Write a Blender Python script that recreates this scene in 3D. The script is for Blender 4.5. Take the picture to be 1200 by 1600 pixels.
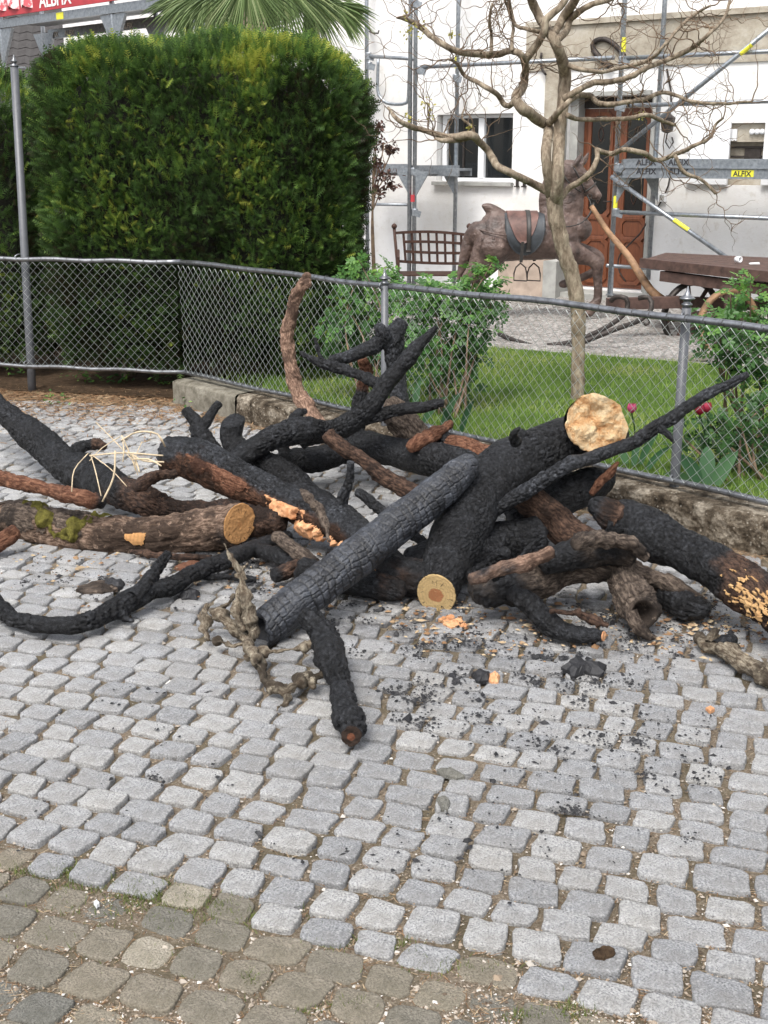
import bpy, math, random
import numpy as np
from mathutils import Vector, Matrix, Euler
random.seed(7); rng = np.random.default_rng(11)
sc = bpy.context.scene
for o in list(bpy.data.objects): bpy.data.objects.remove(o)

# ------------------------------------------------------------------ camera, world, sun, exposure
FPX = 1900.0; PITCH = math.radians(16.4); EYE = 1.65
cam_d = bpy.data.cameras.new('camera'); cam = bpy.data.objects.new('camera', cam_d); sc.collection.objects.link(cam)
cam.location = (0, 0, EYE); cam.rotation_euler = (math.pi/2 - PITCH, 0, 0)
cam_d.sensor_fit = 'VERTICAL'; cam_d.sensor_height = 24; cam_d.lens = 24*FPX/1600; cam_d.clip_end = 300; cam_d.clip_start = .05
sc.camera = cam
w = bpy.data.worlds.new('World'); sc.world = w; w.use_nodes = True
SUN_EL, SUN_AZ = math.radians(58), math.radians(205)     # azimuth clockwise from +Y
nt = w.node_tree; bg = nt.nodes['Background']; sky = nt.nodes.new('ShaderNodeTexSky')
sky.sky_type = 'NISHITA'; sky.sun_disc = False; sky.sun_elevation = SUN_EL; sky.sun_rotation = SUN_AZ
sky.air_density = 1.0; sky.dust_density = 4.0; sky.ozone_density = 1.0
hsv = nt.nodes.new('ShaderNodeHueSaturation'); hsv.inputs['Saturation'].default_value = .35
nt.links.new(sky.outputs[0], hsv.inputs['Color']); nt.links.new(hsv.outputs[0], bg.inputs[0]); bg.inputs[1].default_value = .15
sd = bpy.data.lights.new('sun', 'SUN'); sun = bpy.data.objects.new('sun', sd); sc.collection.objects.link(sun)
sd.energy = 1.15; sd.angle = math.radians(20); sd.color = (1, .965, .91)
sdir = Vector((math.sin(SUN_AZ)*math.cos(SUN_EL), math.cos(SUN_AZ)*math.cos(SUN_EL), math.sin(SUN_EL)))
sun.rotation_euler = sdir.to_track_quat('Z', 'Y').to_euler(); sun.location = (0, -5, 12)
sc.view_settings.view_transform = 'Standard'; sc.view_settings.look = 'None'
sc.view_settings.exposure = 0.96; sc.view_settings.gamma = 1; sc.view_settings.use_curve_mapping = False

# ------------------------------------------------------------------ measuring helpers
CT, ST = math.cos(PITCH), math.sin(PITCH)
def ray(px, py):
    a = (px-600)/FPX; b = -(py-800)/FPX
    return np.array([a, b*ST + CT, b*CT - ST])
def pz(px, py, z):
    d = ray(px, py); t = (z-EYE)/d[2]; return np.array([d[0]*t, d[1]*t, z])
def py_(px, py, Y):
    d = ray(px, py); t = Y/d[1]; return np.array([d[0]*t, Y, EYE + d[2]*t])
def P(px, py, d): return pz(px, py, d) if d < 2 else py_(px, py, d)
def rad(p, rpx): return rpx*(p[1]*CT - (p[2]-EYE)*ST)/FPX
# vectorised noise
def _h(i, j, k, s):
    n = (i*374761393 + j*668265263 + k*2147483647 + s*974634777) & 0xffffffff
    n = ((n ^ (n >> 13))*1274126177) & 0xffffffff
    n = ((n ^ (n >> 16))*2246822519) & 0xffffffff
    return ((n ^ (n >> 13)) & 0xffffff)/float(0xffffff)
def vn(p, s=0):
    p = np.asarray(p, float); i = np.floor(p).astype(np.int64); f = p-i; f = f*f*(3-2*f); r = 0
    for a in (0, 1):
        for b in (0, 1):
            for c in (0, 1):
                wgt = (f[:, 0] if a else 1-f[:, 0])*(f[:, 1] if b else 1-f[:, 1])*(f[:, 2] if c else 1-f[:, 2])
                r = r + wgt*_h(i[:, 0]+a, i[:, 1]+b, i[:, 2]+c, s)
    return r*2-1
def fbm(p, o=4, s=0):
    p = np.asarray(p, float); r = 0; a = 1; t = 0
    for k in range(o): r = r + a*vn(p*(2.03**k)+k*17.3, s+k); t += a; a *= .5
    return r/t
def voro2(p, s=0):                                     # distance to cell edge, cell random
    i = np.floor(p).astype(np.int64); f1 = np.full(len(p), 9.); f2 = f1.copy(); idv = np.zeros(len(p))
    for a in (-1, 0, 1):
        for b in (-1, 0, 1):
            ci, cj = i[:, 0]+a, i[:, 1]+b
            qx = ci + .15+.7*_h(ci, cj, 0*ci, s); qy = cj + .15+.7*_h(ci, cj, 0*ci+1, s)
            d = np.hypot(qx-p[:, 0], qy-p[:, 1]); m = d < f1
            f2 = np.where(m, f1, np.minimum(f2, d)); idv = np.where(m, _h(ci, cj, 0*ci+2, s), idv); f1 = np.where(m, d, f1)
    return f2-f1, idv

# ------------------------------------------------------------------ objects
def raw_mesh(name, V, F, m=None, smooth=True, uv=None, attrs=None, mats=None, fm=None):
    me = bpy.data.meshes.new(name); V = np.asarray(V, np.float32).reshape(-1, 3)
    if isinstance(F, np.ndarray):
        n = len(F); k = F.shape[1]; li = F.astype(np.int32).ravel(); ls = np.arange(n, dtype=np.int32)*k
    else:
        n = len(F); li = np.array([i for f in F for i in f], np.int32); ln = np.array([len(f) for f in F], np.int32)
        ls = np.concatenate([[0], np.cumsum(ln)[:-1]]).astype(np.int32) if n else np.zeros(0, np.int32)
    me.vertices.add(len(V)); me.vertices.foreach_set('co', V.ravel())
    me.loops.add(len(li)); me.loops.foreach_set('vertex_index', li)
    me.polygons.add(n); me.polygons.foreach_set('loop_start', ls)
    me.update(calc_edges=True); me.validate()
    me.polygons.foreach_set('use_smooth', np.full(len(me.polygons), smooth)); 
    if uv is not None and len(me.loops) == len(li):
        u = me.uv_layers.new(name='UVMap'); u.data.foreach_set('uv', np.asarray(uv, np.float32)[li].ravel())
    if attrs:
        for k_, v_ in attrs.items():
            a = me.attributes.new(k_, 'FLOAT', 'POINT'); a.data.foreach_set('value', np.asarray(v_, np.float32))
    if m: me.materials.append(m)
    return me
def link(o): sc.collection.objects.link(o); return o
def tag(o, label=None, cat=None, group=None, kind=None):
    if label: o['label'] = label
    if cat: o['category'] = cat
    if group: o['group'] = group
    if kind: o['kind'] = kind
    return o
def thing(name, loc, label, cat, group=None):
    o = link(bpy.data.objects.new(name, None)); o.location = loc; o.empty_display_size = .1; o['_o'] = list(map(float, loc))
    return tag(o, label, cat, group)
ORG = {}
def root_of(o):
    while o.parent: o = o.parent
    return o
def part(name, V, F, m, parent=None, **kw):
    V = np.asarray(V, float).reshape(-1, 3)
    if parent is not None: V = V - np.array(root_of(parent).location)
    o = link(bpy.data.objects.new(name, raw_mesh(name, V, F, m, **kw)))
    if parent is not None: o.parent = parent
    return o
class MB:
    def __init__(s): s.V = []; s.F = []; s.n = 0
    def add(s, V, F):
        V = np.asarray(V, float).reshape(-1, 3); s.V.append(V); s.F += [tuple(int(i)+s.n for i in f) for f in F]; s.n += len(V); return s
    def quadbox(s, c):                                  # 8 corners: bottom 4, top 4
        return s.add(c, [(3,2,1,0),(4,5,6,7),(0,1,5,4),(1,2,6,5),(2,3,7,6),(3,0,4,7)])
    def box(s, x0, x1, y0, y1, z0, z1):
        return s.quadbox([(x0,y0,z0),(x1,y0,z0),(x1,y1,z0),(x0,y1,z0),(x0,y0,z1),(x1,y0,z1),(x1,y1,z1),(x0,y1,z1)])
    def bar(s, a, b, w_, h_, up=(0,0,1)):
        a = np.array(a, float); b = np.array(b, float); t = b-a; t /= np.linalg.norm(t); up = np.array(up, float)
        x = np.cross(t, up); x /= np.linalg.norm(x); y = np.cross(x, t)
        x *= w_/2; y *= h_/2
        return s.quadbox([a-x-y, a+x-y, b+x-y, b-x-y, a-x+y, a+x+y, b+x+y, b-x+y])
    def tube(s, pts, r, n=8, cap=True):
        V, F = tube(pts, r, n, cap); return s.add(V, F)
    def lathe(s, base, prof, n=16, axis=(0,0,1)):
        ax = Vector(axis).normalized(); q = Vector((0,0,1)).rotation_difference(ax).to_matrix(); V = []
        for (r_, z_) in prof:
            for k in range(n):
                a = 2*math.pi*k/n; V.append(list(q @ Vector((r_*math.cos(a), r_*math.sin(a), z_)) + Vector(base)))
        F = [(i*n+k, i*n+(k+1) % n, (i+1)*n+(k+1) % n, (i+1)*n+k) for i in range(len(prof)-1) for k in range(n)]
        F += [tuple(range(n))[::-1], tuple((len(prof)-1)*n+k for k in range(n))]
        return s.add(V, F)
    def build(s, name, m, parent=None, smooth=False, **kw):
        return part(name, np.concatenate(s.V), s.F, m, parent, smooth=smooth, **kw)
def frames(pts):
    pts = np.asarray(pts, float); t = np.gradient(pts, axis=0); t /= np.linalg.norm(t, axis=1)[:, None]+1e-12
    up = np.array([0, 0, 1.]) if abs(t[0][2]) < .9 else np.array([0, 1., 0])
    x = up - t[0]*np.dot(up, t[0]); x /= np.linalg.norm(x); X = [x]
    for i in range(1, len(pts)):
        x = X[-1] - t[i]*np.dot(X[-1], t[i]); x /= np.linalg.norm(x)+1e-12; X.append(x)
    X = np.array(X); return t, X, np.cross(t, X)
def tube(pts, r, n=8, cap=True):
    pts = np.asarray(pts, float); r = np.broadcast_to(np.asarray(r, float), (len(pts),)); t, X, Y = frames(pts)
    a = np.linspace(0, 2*np.pi, n, endpoint=False); c, s_ = np.cos(a), np.sin(a)
    V = pts[:, None]+r[:, None, None]*(X[:, None]*c[None, :, None]+Y[:, None]*s_[None, :, None])
    m = len(pts); F = [(i*n+k, i*n+(k+1) % n, (i+1)*n+(k+1) % n, (i+1)*n+k) for i in range(m-1) for k in range(n)]
    if cap: F += [tuple(range(n))[::-1], tuple((m-1)*n+k for k in range(n))]
    return V.reshape(-1, 3), F
def spline(pts, ds):
    pts = np.asarray(pts, float); q = np.vstack([2*pts[0]-pts[1], pts, 2*pts[-1]-pts[-2]]); out = []
    for i in range(1, len(q)-2):
        n = max(2, int(np.linalg.norm((q[i+1]-q[i])[:3])/ds))
        for k in range(n):
            t = k/n; a, b, c, d = q[i-1], q[i], q[i+1], q[i+2]
            out.append(.5*((2*b)+(-a+c)*t+(2*a-5*b+4*c-d)*t*t+(-a+3*b-3*c+d)*t**3))
    out.append(q[-2]); return np.array(out)

# ------------------------------------------------------------------ materials
class NT:
    def __init__(s, name, rough=.8, spec=.5, metal=0):
        s.m = bpy.data.materials.new(name); s.m.use_nodes = True; s.t = s.m.node_tree; s.b = s.t.nodes['Principled BSDF']
        s.b.inputs['Roughness'].default_value = rough; s.b.inputs['Specular IOR Level'].default_value = spec; s.b.inputs['Metallic'].default_value = metal
        s.co = None
    def n(s, ty, **kw):
        x = s.t.nodes.new('ShaderNode'+ty)
        for k, v in kw.items():
            if hasattr(x, k) and k not in ('scale',): setattr(x, k, v)
        return x
    def l(s, a, b): s.t.links.new(a, b)
    def coord(s):
        if not s.co: s.co = s.n('TexCoord').outputs['Object']
        return s.co
    def noise(s, sc_, det=4, r=.55, vec=None, stretch=None):
        x = s.n('TexNoise'); x.inputs['Scale'].default_value = sc_; x.inputs['Detail'].default_value = det; x.inputs['Roughness'].default_value = r
        v = vec or s.coord()
        if stretch: mp = s.n('Mapping'); mp.inputs['Scale'].default_value = stretch; s.l(v, mp.inputs[0]); v = mp.outputs[0]
        s.l(v, x.inputs['Vector']); return x.outputs[0]
    def attr(s, a): x = s.n('Attribute'); x.attribute_name = a; return x.outputs['Fac']
    def uv(s, stretch=None):
        x = s.n('UVMap').outputs[0]
        if stretch: mp = s.n('Mapping'); mp.inputs['Scale'].default_value = stretch; s.l(x, mp.inputs[0]); return mp.outputs[0]
        return x
    def ramp(s, f, stops):
        x = s.n('ValToRGB'); e = x.color_ramp.elements
        for i, (p, c) in enumerate(stops):
            if i > 1: e.new(p)
            e[i].position = p; e[i].color = (*c, 1) if hasattr(c, '__len__') else (c, c, c, 1)
        s.l(f, x.inputs[0]); return x.outputs[0]
    def mix(s, f, a, b, mode='MIX'):
        x = s.n('MixRGB'); x.blend_type = mode
        for i, v in enumerate((f, a, b)):
            if isinstance(v, (int, float)): x.inputs[i].default_value = v if i == 0 else (v, v, v, 1)
            elif isinstance(v, tuple): x.inputs[i].default_value = (*v, 1)
            else: s.l(v, x.inputs[i])
        return x.outputs[0]
    def math(s, op, a, b=0., clamp=False):
        x = s.n('Math'); x.operation = op; x.use_clamp = clamp
        for i, v in enumerate((a, b)):
            if isinstance(v, (int, float)): x.inputs[i].default_value = v
            else: s.l(v, x.inputs[i])
        return x.outputs[0]
    def vor(s, sc_, feat='F1', vec=None, out=0):
        x = s.n('TexVoronoi'); x.feature = feat; x.inputs['Scale'].default_value = sc_; s.l(vec or s.coord(), x.inputs['Vector']); return x.outputs[out]
    def color(s, c): s.l(c, s.b.inputs['Base Color']) if not isinstance(c, tuple) else setattr(s.b.inputs['Base Color'], 'default_value', (*c, 1)); return s
    def rough(s, c): s.l(c, s.b.inputs['Roughness']); return s
    def n_sep(s, c): x = s.n('SeparateColor'); s.l(c, x.inputs[0]); return x.outputs[0]
    def bump(s, h, dist=.005, st=1):
        x = s.n('Bump'); x.inputs['Distance'].default_value = dist; x.inputs['Strength'].default_value = st; s.l(h, x.inputs['Height'])
        if getattr(s, 'lastb', None): s.l(s.lastb, x.inputs['Normal'])
        s.lastb = x.outputs[0]; s.l(x.outputs[0], s.b.inputs['Normal']); return s
def simple(name, c, rough=.7, var=.25, sc_=20, bump=.002, metal=0, spec=.5):
    m = NT(name, rough, spec, metal); n = m.noise(sc_, 5)
    a = tuple(x*(1-var) for x in c); b = tuple(min(1, x*(1+var)) for x in c)
    m.color(m.ramp(n, [(.3, a), (.7, b)]))
    if bump: m.bump(m.noise(sc_*4, 4), bump)
    return m.m
# charred + bark wood; 'burn' 1 = char, 0 = bark
def wood(name, barkA, barkB, ash=.5, block=0):
    m = NT(name, .6, .3); burn = m.attr('burn'); n1 = m.noise(7, 6, .65); n2 = m.noise(75, 6, .75); n3 = m.noise(4.5, 5, .65); uvc = m.uv((1, 3.2, 1))
    ch = m.ramp(n2, [(.40, (.003, .003, .0035)), (.52, (.011, .011, .012)), (.64, (.032, .034, .038)), (.74, (.07, .072, .078))])
    ashc = m.ramp(n2, [(.40, (.01, .011, .013)), (.52, (.05, .054, .063)), (.66, (.125, .132, .146)), (.76, (.28, .28, .28))])
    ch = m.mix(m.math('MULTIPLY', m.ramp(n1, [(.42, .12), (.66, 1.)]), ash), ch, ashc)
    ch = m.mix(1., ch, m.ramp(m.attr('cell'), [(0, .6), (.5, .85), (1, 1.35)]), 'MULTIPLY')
    ch = m.mix(m.ramp(m.noise(130, 3, .8), [(.70, 0.), (.76, .7)]), ch, (.4, .4, .4)); ch = m.mix(m.attr('crack'), ch, (.0025, .0025, .003))  # soot-black cracks, their shade painted into the char colour as well
    fib = m.noise(3.2, 8, .72, vec=uvc); fl = m.noise(26, 6, .7)
    bk = m.ramp(fib, [(.32, tuple(x*.5 for x in barkA)), (.45, barkA), (.55, tuple((a+b)/2 for a, b in zip(barkA, barkB))), (.68, barkB)])
    bk = m.mix(m.ramp(n3, [(.48, 0.), (.58, .85)]), bk, tuple(x*.3 for x in barkA))
    bk = m.mix(m.ramp(fl, [(.58, 0.), (.68, .55)]), bk, tuple(min(.8, x*1.5) for x in barkB))
    m.color(m.mix(burn, bk, ch))
    m.rough(m.mix(burn, .88, m.ramp(n1, [(.35, .3), (.7, .6)])))
    m.bump(m.noise(38, 7, .75), .017, 1); m.bump(m.vor(80, 'DISTANCE_TO_EDGE'), .003, .7); m.bump(fib, .006, .8)
    return m.m
M = {}
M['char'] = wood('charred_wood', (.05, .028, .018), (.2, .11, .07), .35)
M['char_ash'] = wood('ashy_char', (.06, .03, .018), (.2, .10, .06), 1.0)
M['bark_brown'] = wood('half_burnt_brown_wood', (.035, .02, .014), (.17, .10, .068), .3)
M['bark_red'] = wood('reddish_peeled_bark', (.10, .04, .022), (.30, .15, .09), .3)
M['bark_tan'] = wood('tan_peeled_bark', (.17, .10, .07), (.48, .32, .23), .3)
M['bark_mossy'] = wood('mossy_log_bark', (.10, .062, .042), (.38, .27, .2), .2)
M['bark_grey'] = wood('grey_brown_bark', (.05, .036, .028), (.23, .18, .14), .2)
M['lichen'] = wood('lichen_bark', (.12, .09, .062), (.42, .37, .28), .3)
def cutmat(name, ring, core, rim, rscale=34, coreR=.3):
    m = NT(name, .75, .3); u = m.uv(); sub = m.n('VectorMath'); sub.operation = 'LENGTH'; m.l(u, sub.inputs[0]); L = sub.outputs['Value']
    nz = m.noise(3, 4, .6, vec=u); L2 = m.math('ADD', L, m.math('MULTIPLY', m.math('SUBTRACT', nz, .5), .25))
    rg = m.math('SINE', m.math('MULTIPLY', L2, rscale*1.), 0)
    c = m.mix(m.math('MULTIPLY', m.math('ADD', rg, 1), .18), ring, tuple(x*.62 for x in ring))
    c = m.mix(m.ramp(L2, [(coreR, 1.), (coreR+.05, 0.)]), c, core)
    c = m.mix(m.ramp(m.noise(7, 5, .7, vec=u), [(.55, 0.), (.7, .55)]), c, rim)
    sx = m.n('SeparateXYZ'); m.l(u, sx.inputs[0]); an = m.math('ARCTAN2', sx.outputs[0], sx.outputs[1]); cb = m.n('CombineXYZ'); m.l(an, cb.inputs[0]); m.l(m.math('MULTIPLY', L, .4), cb.inputs[1])
    cr = m.math('MULTIPLY', m.ramp(m.noise(5.5, 3, .7, vec=cb.outputs[0]), [(.60, 0.), (.64, 1.)]), m.ramp(L, [(.25, 0.), (.5, .8)])); c = m.mix(cr, c, tuple(x*.25 for x in rim)); c = m.mix(m.ramp(m.math('ADD', L, m.math('MULTIPLY', nz, .3)), [(1.0, 0.), (1.12, .85)]), c, (.04, .028, .02))
    saw = m.noise(4, 3, .6, vec=m.uv((1, 14, 1))); c = m.mix(m.math('MULTIPLY', m.ramp(saw, [(.45, 0.), (.6, 1.)]), .22), c, rim)
    m.color(c); m.bump(m.noise(9, 7, .75, vec=u), .012); m.bump(m.noise(60, 3, .6, vec=m.uv((1, 6, 1))), .0015, .5); return m.m
M['cut_pale'] = cutmat('sawn_pale_wood', (.62, .44, .21), (.40, .16, .07), (.42, .31, .16), 40, .34)
M['cut_big'] = cutmat('torn_cream_wood', (.80, .55, .29), (.62, .30, .13), (.50, .25, .10), 14, .2)
m = NT('torn_cream', .85, .2); u = m.uv(); dn = m.n('TexNoise'); dn.inputs['Scale'].default_value = 1.6; dn.inputs['Detail'].default_value = 4; m.l(u, dn.inputs['Vector'])
va = m.n('VectorMath'); va.operation = 'ADD'; m.l(u, va.inputs[0]); m.l(dn.outputs[1], va.inputs[1]); f1 = m.noise(2.2, 7, .7, vec=va.outputs[0]); f2 = m.noise(9, 6, .75, vec=u)
c = m.ramp(f1, [(.34, (.50, .22, .08)), (.44, (.72, .42, .2)), (.54, (.85, .62, .36)), (.7, (.88, .72, .48))]); c = m.mix(m.ramp(f2, [(.56, 0.), (.68, .6)]), c, (.5, .27, .11)); m.color(c); m.bump(f2, .02); m.bump(f1, .03); M['torn'] = m.m
M['cut_orange'] = cutmat('sawn_orange_wood', (.62, .33, .13), (.55, .27, .1), (.26, .11, .04), 30, .1)
M['cut_dark'] = cutmat('burnt_core_wood', (.05, .03, .02), (.22, .08, .04), (.015, .01, .01), 25, .35)
m = NT('orange_rotten_wood', .9, .2); m.color(m.ramp(m.noise(25, 6, .65), [(.3, (.36, .15, .06)), (.5, (.56, .29, .15)), (.75, (.72, .45, .26))])); m.bump(m.noise(60, 5, .7), .004); M['rot'] = m.m
m = NT('fresh_splinter', .8, .2); m.color(m.ramp(m.noise(30, 5, .6), [(.3, (.34, .19, .08)), (.7, (.5, .33, .16))])); M['splinter'] = m.m
m = NT('moss_green', .95, .1); m.color(m.ramp(m.noise(40, 5, .7), [(.3, (.045, .04, .012)), (.55, (.11, .10, .025)), (.8, (.22, .2, .05))])); m.bump(m.noise(120, 4), .006); M['moss'] = m.m
# granite setts
def sett_mat(name, dark, mid, light, dirt, tone):
    m = NT(name, .78, .35); r = m.attr('tone'); gi = m.n('ObjectInfo')
    sp = m.noise(210, 4, .8); big = m.noise(14, 5, .6)
    c = m.ramp(sp, [(.36, dark), (.47, mid), (.62, light)]); c = m.mix(m.ramp(m.noise(38, 6, .75), [(.52, 0.), (.66, .5)]), c, tuple(x*.62 for x in mid))
    c = m.mix(m.ramp(big, [(.35, 0.), (.7, .6)]), c, dirt)
    c = m.mix(1.0, c, m.ramp(r, tone), 'MULTIPLY')
    gp = m.n('NewGeometry').outputs['Position']; dv = m.n('VectorMath'); dv.operation = 'SUBTRACT'; m.l(gp, dv.inputs[0]); dv.inputs[1].default_value = (.35, 4.55, 0); mp = m.n('Mapping'); mp.inputs['Scale'].default_value = (.62, .95, 0); m.l(dv.outputs[0], mp.inputs[0]); ln = m.n('VectorMath'); ln.operation = 'LENGTH'; m.l(mp.outputs[0], ln.inputs[0])
    so = m.math('MULTIPLY', m.ramp(ln.outputs['Value'], [(.35, .9), (1., 0.)]), m.ramp(m.noise(6, 7, .75, vec=gp), [(.42, 0.), (.62, 1.)])); c = m.mix(m.ramp(m.noise(2.2, 5, .7, vec=gp), [(.5, 0.), (.68, .35)]), c, dirt); c = m.mix(so, c, (.05, .05, .052))
    m.color(m.mix(m.ramp(m.noise(420, 2, .9), [(.62, 0.), (.70, .8)]), m.mix(m.ramp(m.noise(55, 5, .8), [(.58, 0.), (.68, .55)]), c, light), tuple(x*.35 for x in dark))); m.bump(m.noise(95, 6, .8), .007, 1); m.bump(m.noise(24, 5, .65), .012, .8); return m.m
M['granite'] = sett_mat('light_granite', (.16, .162, .166), (.40, .405, .41), (.64, .64, .635), (.27, .255, .23), [(0, (.72, .73, .75)), (.5, (.88, .885, .9)), (1, (1.05, 1.04, 1.02))])
M['sandstone'] = sett_mat('worn_brown_stone', (.12, .11, .092), (.235, .218, .185), (.36, .335, .29), (.15, .14, .105), [(0, (.72, .76, .80)), (.3, (.88, .87, .84)), (.85, (1.12, 1.05, .95)), (.93, (1.15, 1.1, 1.)), (.97, (1.55, 1.5, 1.42))])
m = NT('joint_grit', .95, .15); n = m.noise(130, 6, .8); b = m.noise(5, 4)
c = m.ramp(n, [(.3, (.10, .08, .058)), (.48, (.23, .185, .135)), (.6, (.36, .30, .23)), (.74, (.55, .5, .43))])
m.color(m.mix(m.ramp(b, [(.42, 0.), (.62, .6)]), c, (.11, .095, .055))); m.bump(n, .012); M['joint'] = m.m
m = NT('garden_soil', .97, .1); m.color(m.ramp(m.noise(30, 6, .75), [(.3, (.03, .02, .013)), (.6, (.12, .08, .05)), (.8, (.26, .18, .11))])); m.bump(m.noise(60, 6, .8), .02); M['soil'] = m.m
m = NT('gravel_stone', .9, .2); vc = m.vor(38, out=1); m.color(m.mix(m.ramp(m.n_sep(vc), [(0., 0.), (1., 1.)]), m.ramp(m.noise(3, 4), [(.3, (.13, .115, .1)), (.7, (.22, .2, .18))]), m.ramp(m.noise(3, 4), [(.3, (.34, .32, .3)), (.7, (.5, .48, .46))]))); m.bump(m.vor(38), .02); M['gravel'] = m.m
m = NT('turf', .95, .1); m.color(m.ramp(m.noise(7, 6, .7), [(.3, (.05, .1, .018)), (.6, (.09, .15, .03)), (.8, (.15, .17, .05))])); m.bump(m.noise(90, 4), .02); M['turf'] = m.m
# painted plaster etc
m = NT('white_plaster', .9, .2); a = m.noise(1.1, 6, .65); b = m.noise(9, 5, .7); d = m.noise(30, 3, .9)
c = m.ramp(a, [(.3, (.68, .66, .62)), (.52, (.78, .775, .765)), (.75, (.84, .84, .84))]); c = m.mix(m.ramp(b, [(.55, 0.), (.72, .5)]), c, (.55, .51, .44))
c = m.mix(m.ramp(d, [(.70, 0.), (.74, .7)]), c, (.3, .27, .23)); m.color(c); m.bump(b, .006); m.bump(m.noise(70, 4), .002); M['plaster'] = m.m
m = NT('bare_render', .95, .15); m.color(m.ramp(m.noise(4, 7, .7), [(.3, (.26, .22, .17)), (.55, (.42, .38, .31)), (.75, (.52, .49, .43))])); m.bump(m.noise(25, 6, .7), .01); M['render'] = m.m
M['grey_stone'] = simple('grey_door_surround', (.34, .34, .32), .85, .2, 8, .003)
m = NT('old_concrete', .95, .15); n = m.noise(9, 7, .75); v = m.vor(45, out=0)
c = m.ramp(n, [(.38, (.03, .023, .016)), (.5, (.10, .08, .058)), (.66, (.34, .30, .24))]); pb = m.ramp(m.vor(38, out=0), [(.12, 1.), (.22, 0.)])
c = m.mix(m.math('MULTIPLY', pb, .55), c, (.46, .42, .35)); m.color(c); m.bump(n, .02); m.bump(v, .008); M['concrete'] = m.m
m = NT('light_concrete', .92, .2); m.color(m.ramp(m.noise(12, 7, .7), [(.35, (.09, .08, .06)), (.55, (.20, .185, .15)), (.75, (.32, .3, .25))])); m.bump(m.noise(50, 5, .7), .006); M['concrete_light'] = m.m
m = NT('door_timber', .45, .5); m.color(m.ramp(m.noise(9, 6, .6, stretch=(8, 8, .7)), [(.3, (.10, .032, .014)), (.7, (.19, .062, .026))])); M['door'] = m.m
M['glass'] = simple('dark_window_glass', (.012, .014, .015), .08, .2, 3, 0, spec=.8)
M['white_paint'] = simple('white_window_paint', (.78, .79, .80), .45, .04, 4, 0)
m = NT('galvanised_steel', .42, .5, .75); m.color(m.ramp(m.noise(30, 5, .6), [(.3, (.22, .24, .26)), (.7, (.40, .43, .46))])); M['galv'] = m.m
m = NT('fence_tube', .36, .5, .8); m.color(m.ramp(m.noise(25, 5, .7), [(.3, (.13, .135, .14)), (.7, (.30, .31, .33))])); M['fence'] = m.m
M['wire'] = simple('fence_wire', (.42, .45, .44), .4, .2, 40, 0, .6)
M['wire_dark'] = simple('tie_wire', (.1, .1, .1), .5, .2, 40, 0, .6)
M['post'] = simple('grey_post_paint', (.10, .105, .115), .42, .12, 30, .0005, .0)
M['yellow'] = simple('yellow_tape', (.72, .68, .05), .5, .1, 20, 0)
M['red'] = simple('red_board', (.42, .04, .05), .5, .12, 9, 0)
M['white_text'] = simple('white_print', (.8, .8, .78), .6, .05, 5, 0)
M['black_text'] = simple('black_print', (.03, .03, .035), .6, .05, 5, 0)
M['iron'] = simple('rusty_bench_iron', (.07, .035, .025), .65, .4, 25, .002, .3)
M['black_iron'] = simple('dark_old_iron', (.05, .042, .038), .6, .4, 25, .002, .5)
M['cart'] = simple('red_brown_cart_wood', (.075, .042, .033), .8, .45, 14, .003)
M['shaft'] = simple('worn_shaft_wood', (.26, .15, .08), .7, .5, 10, .003)
M['tile'] = simple('dark_roof_tile', (.035, .032, .032), .7, .3, 10, .003)
m = NT('carved_horse_wood', .5, .5); n = m.noise(6, 5, .6)
c = m.ramp(n, [(.3, (.04, .028, .024)), (.5, (.10, .066, .055)), (.7, (.17, .12, .10))]); c = m.mix(m.ramp(m.noise(28, 5, .75), [(.64, 0.), (.72, .4)]), c, (.32, .26, .23))
m.color(c); m.bump(m.noise(45, 5, .6), .004); m.bump(m.noise(11, 3, .5), .03); m.bump(m.vor(13, 'DISTANCE_TO_EDGE'), .007); M['horse'] = m.m
M['horse_blue'] = simple('faded_blue_paint', (.035, .04, .046), .55, .5, 10, .002)
M['leather'] = simple('worn_red_saddle', (.12, .062, .05), .55, .5, 10, .002)
M['strap'] = simple('black_strap', (.025, .022, .02), .5, .3, 20, .001)
M['plinth'] = simple('pinkish_stone', (.40, .32, .26), .9, .25, 7, .004)
def leafmat(name, stops, trans=.35, rough=.55):
    m = NT(name, rough, .35); c = m.ramp(m.attr('tint'), stops); m.color(c)
    tr = m.n('BsdfTranslucent'); m.l(c, tr.inputs['Color']); mx = m.n('MixShader'); mx.inputs[0].default_value = trans
    out = m.t.nodes['Material Output']; m.l(m.b.outputs[0], mx.inputs[1]); m.l(tr.outputs[0], mx.inputs[2]); m.l(mx.outputs[0], out.inputs[0]); return m.m
M['thuja'] = leafmat('thuja_scale_leaves', [(0, (.045, .036, .018)), (.22, (.04, .07, .024)), (.5, (.075, .145, .04)), (.75, (.15, .26, .055)), (.92, (.27, .35, .06)), (1, (.44, .47, .09))], .4)
M['thuja_in'] = simple('hedge_dark_core', (.012, .012, .007), .95, .5, 30, .02)  # near-black fill of the added light-blocking core, no modelled twigs
M['rose_leaf'] = leafmat('shrub_leaves', [(0, (.02, .055, .018)), (.5, (.065, .16, .04)), (.8, (.15, .30, .06)), (1, (.28, .44, .09))], .35, .4)
M['palm_leaf'] = leafmat('palm_fan_leaves', [(0, (.08, .12, .045)), (.6, (.18, .26, .10)), (1, (.34, .4, .2))], .3, .45)
M['grass_blade'] = leafmat('grass_blades', [(0, (.08, .15, .03)), (.5, (.2, .32, .06)), (1, (.42, .44, .15))], .35)
M['red_leaf'] = leafmat('dry_maroon_leaves', [(0, (.05, .03, .025)), (1, (.14, .07, .055))], .2)
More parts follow.
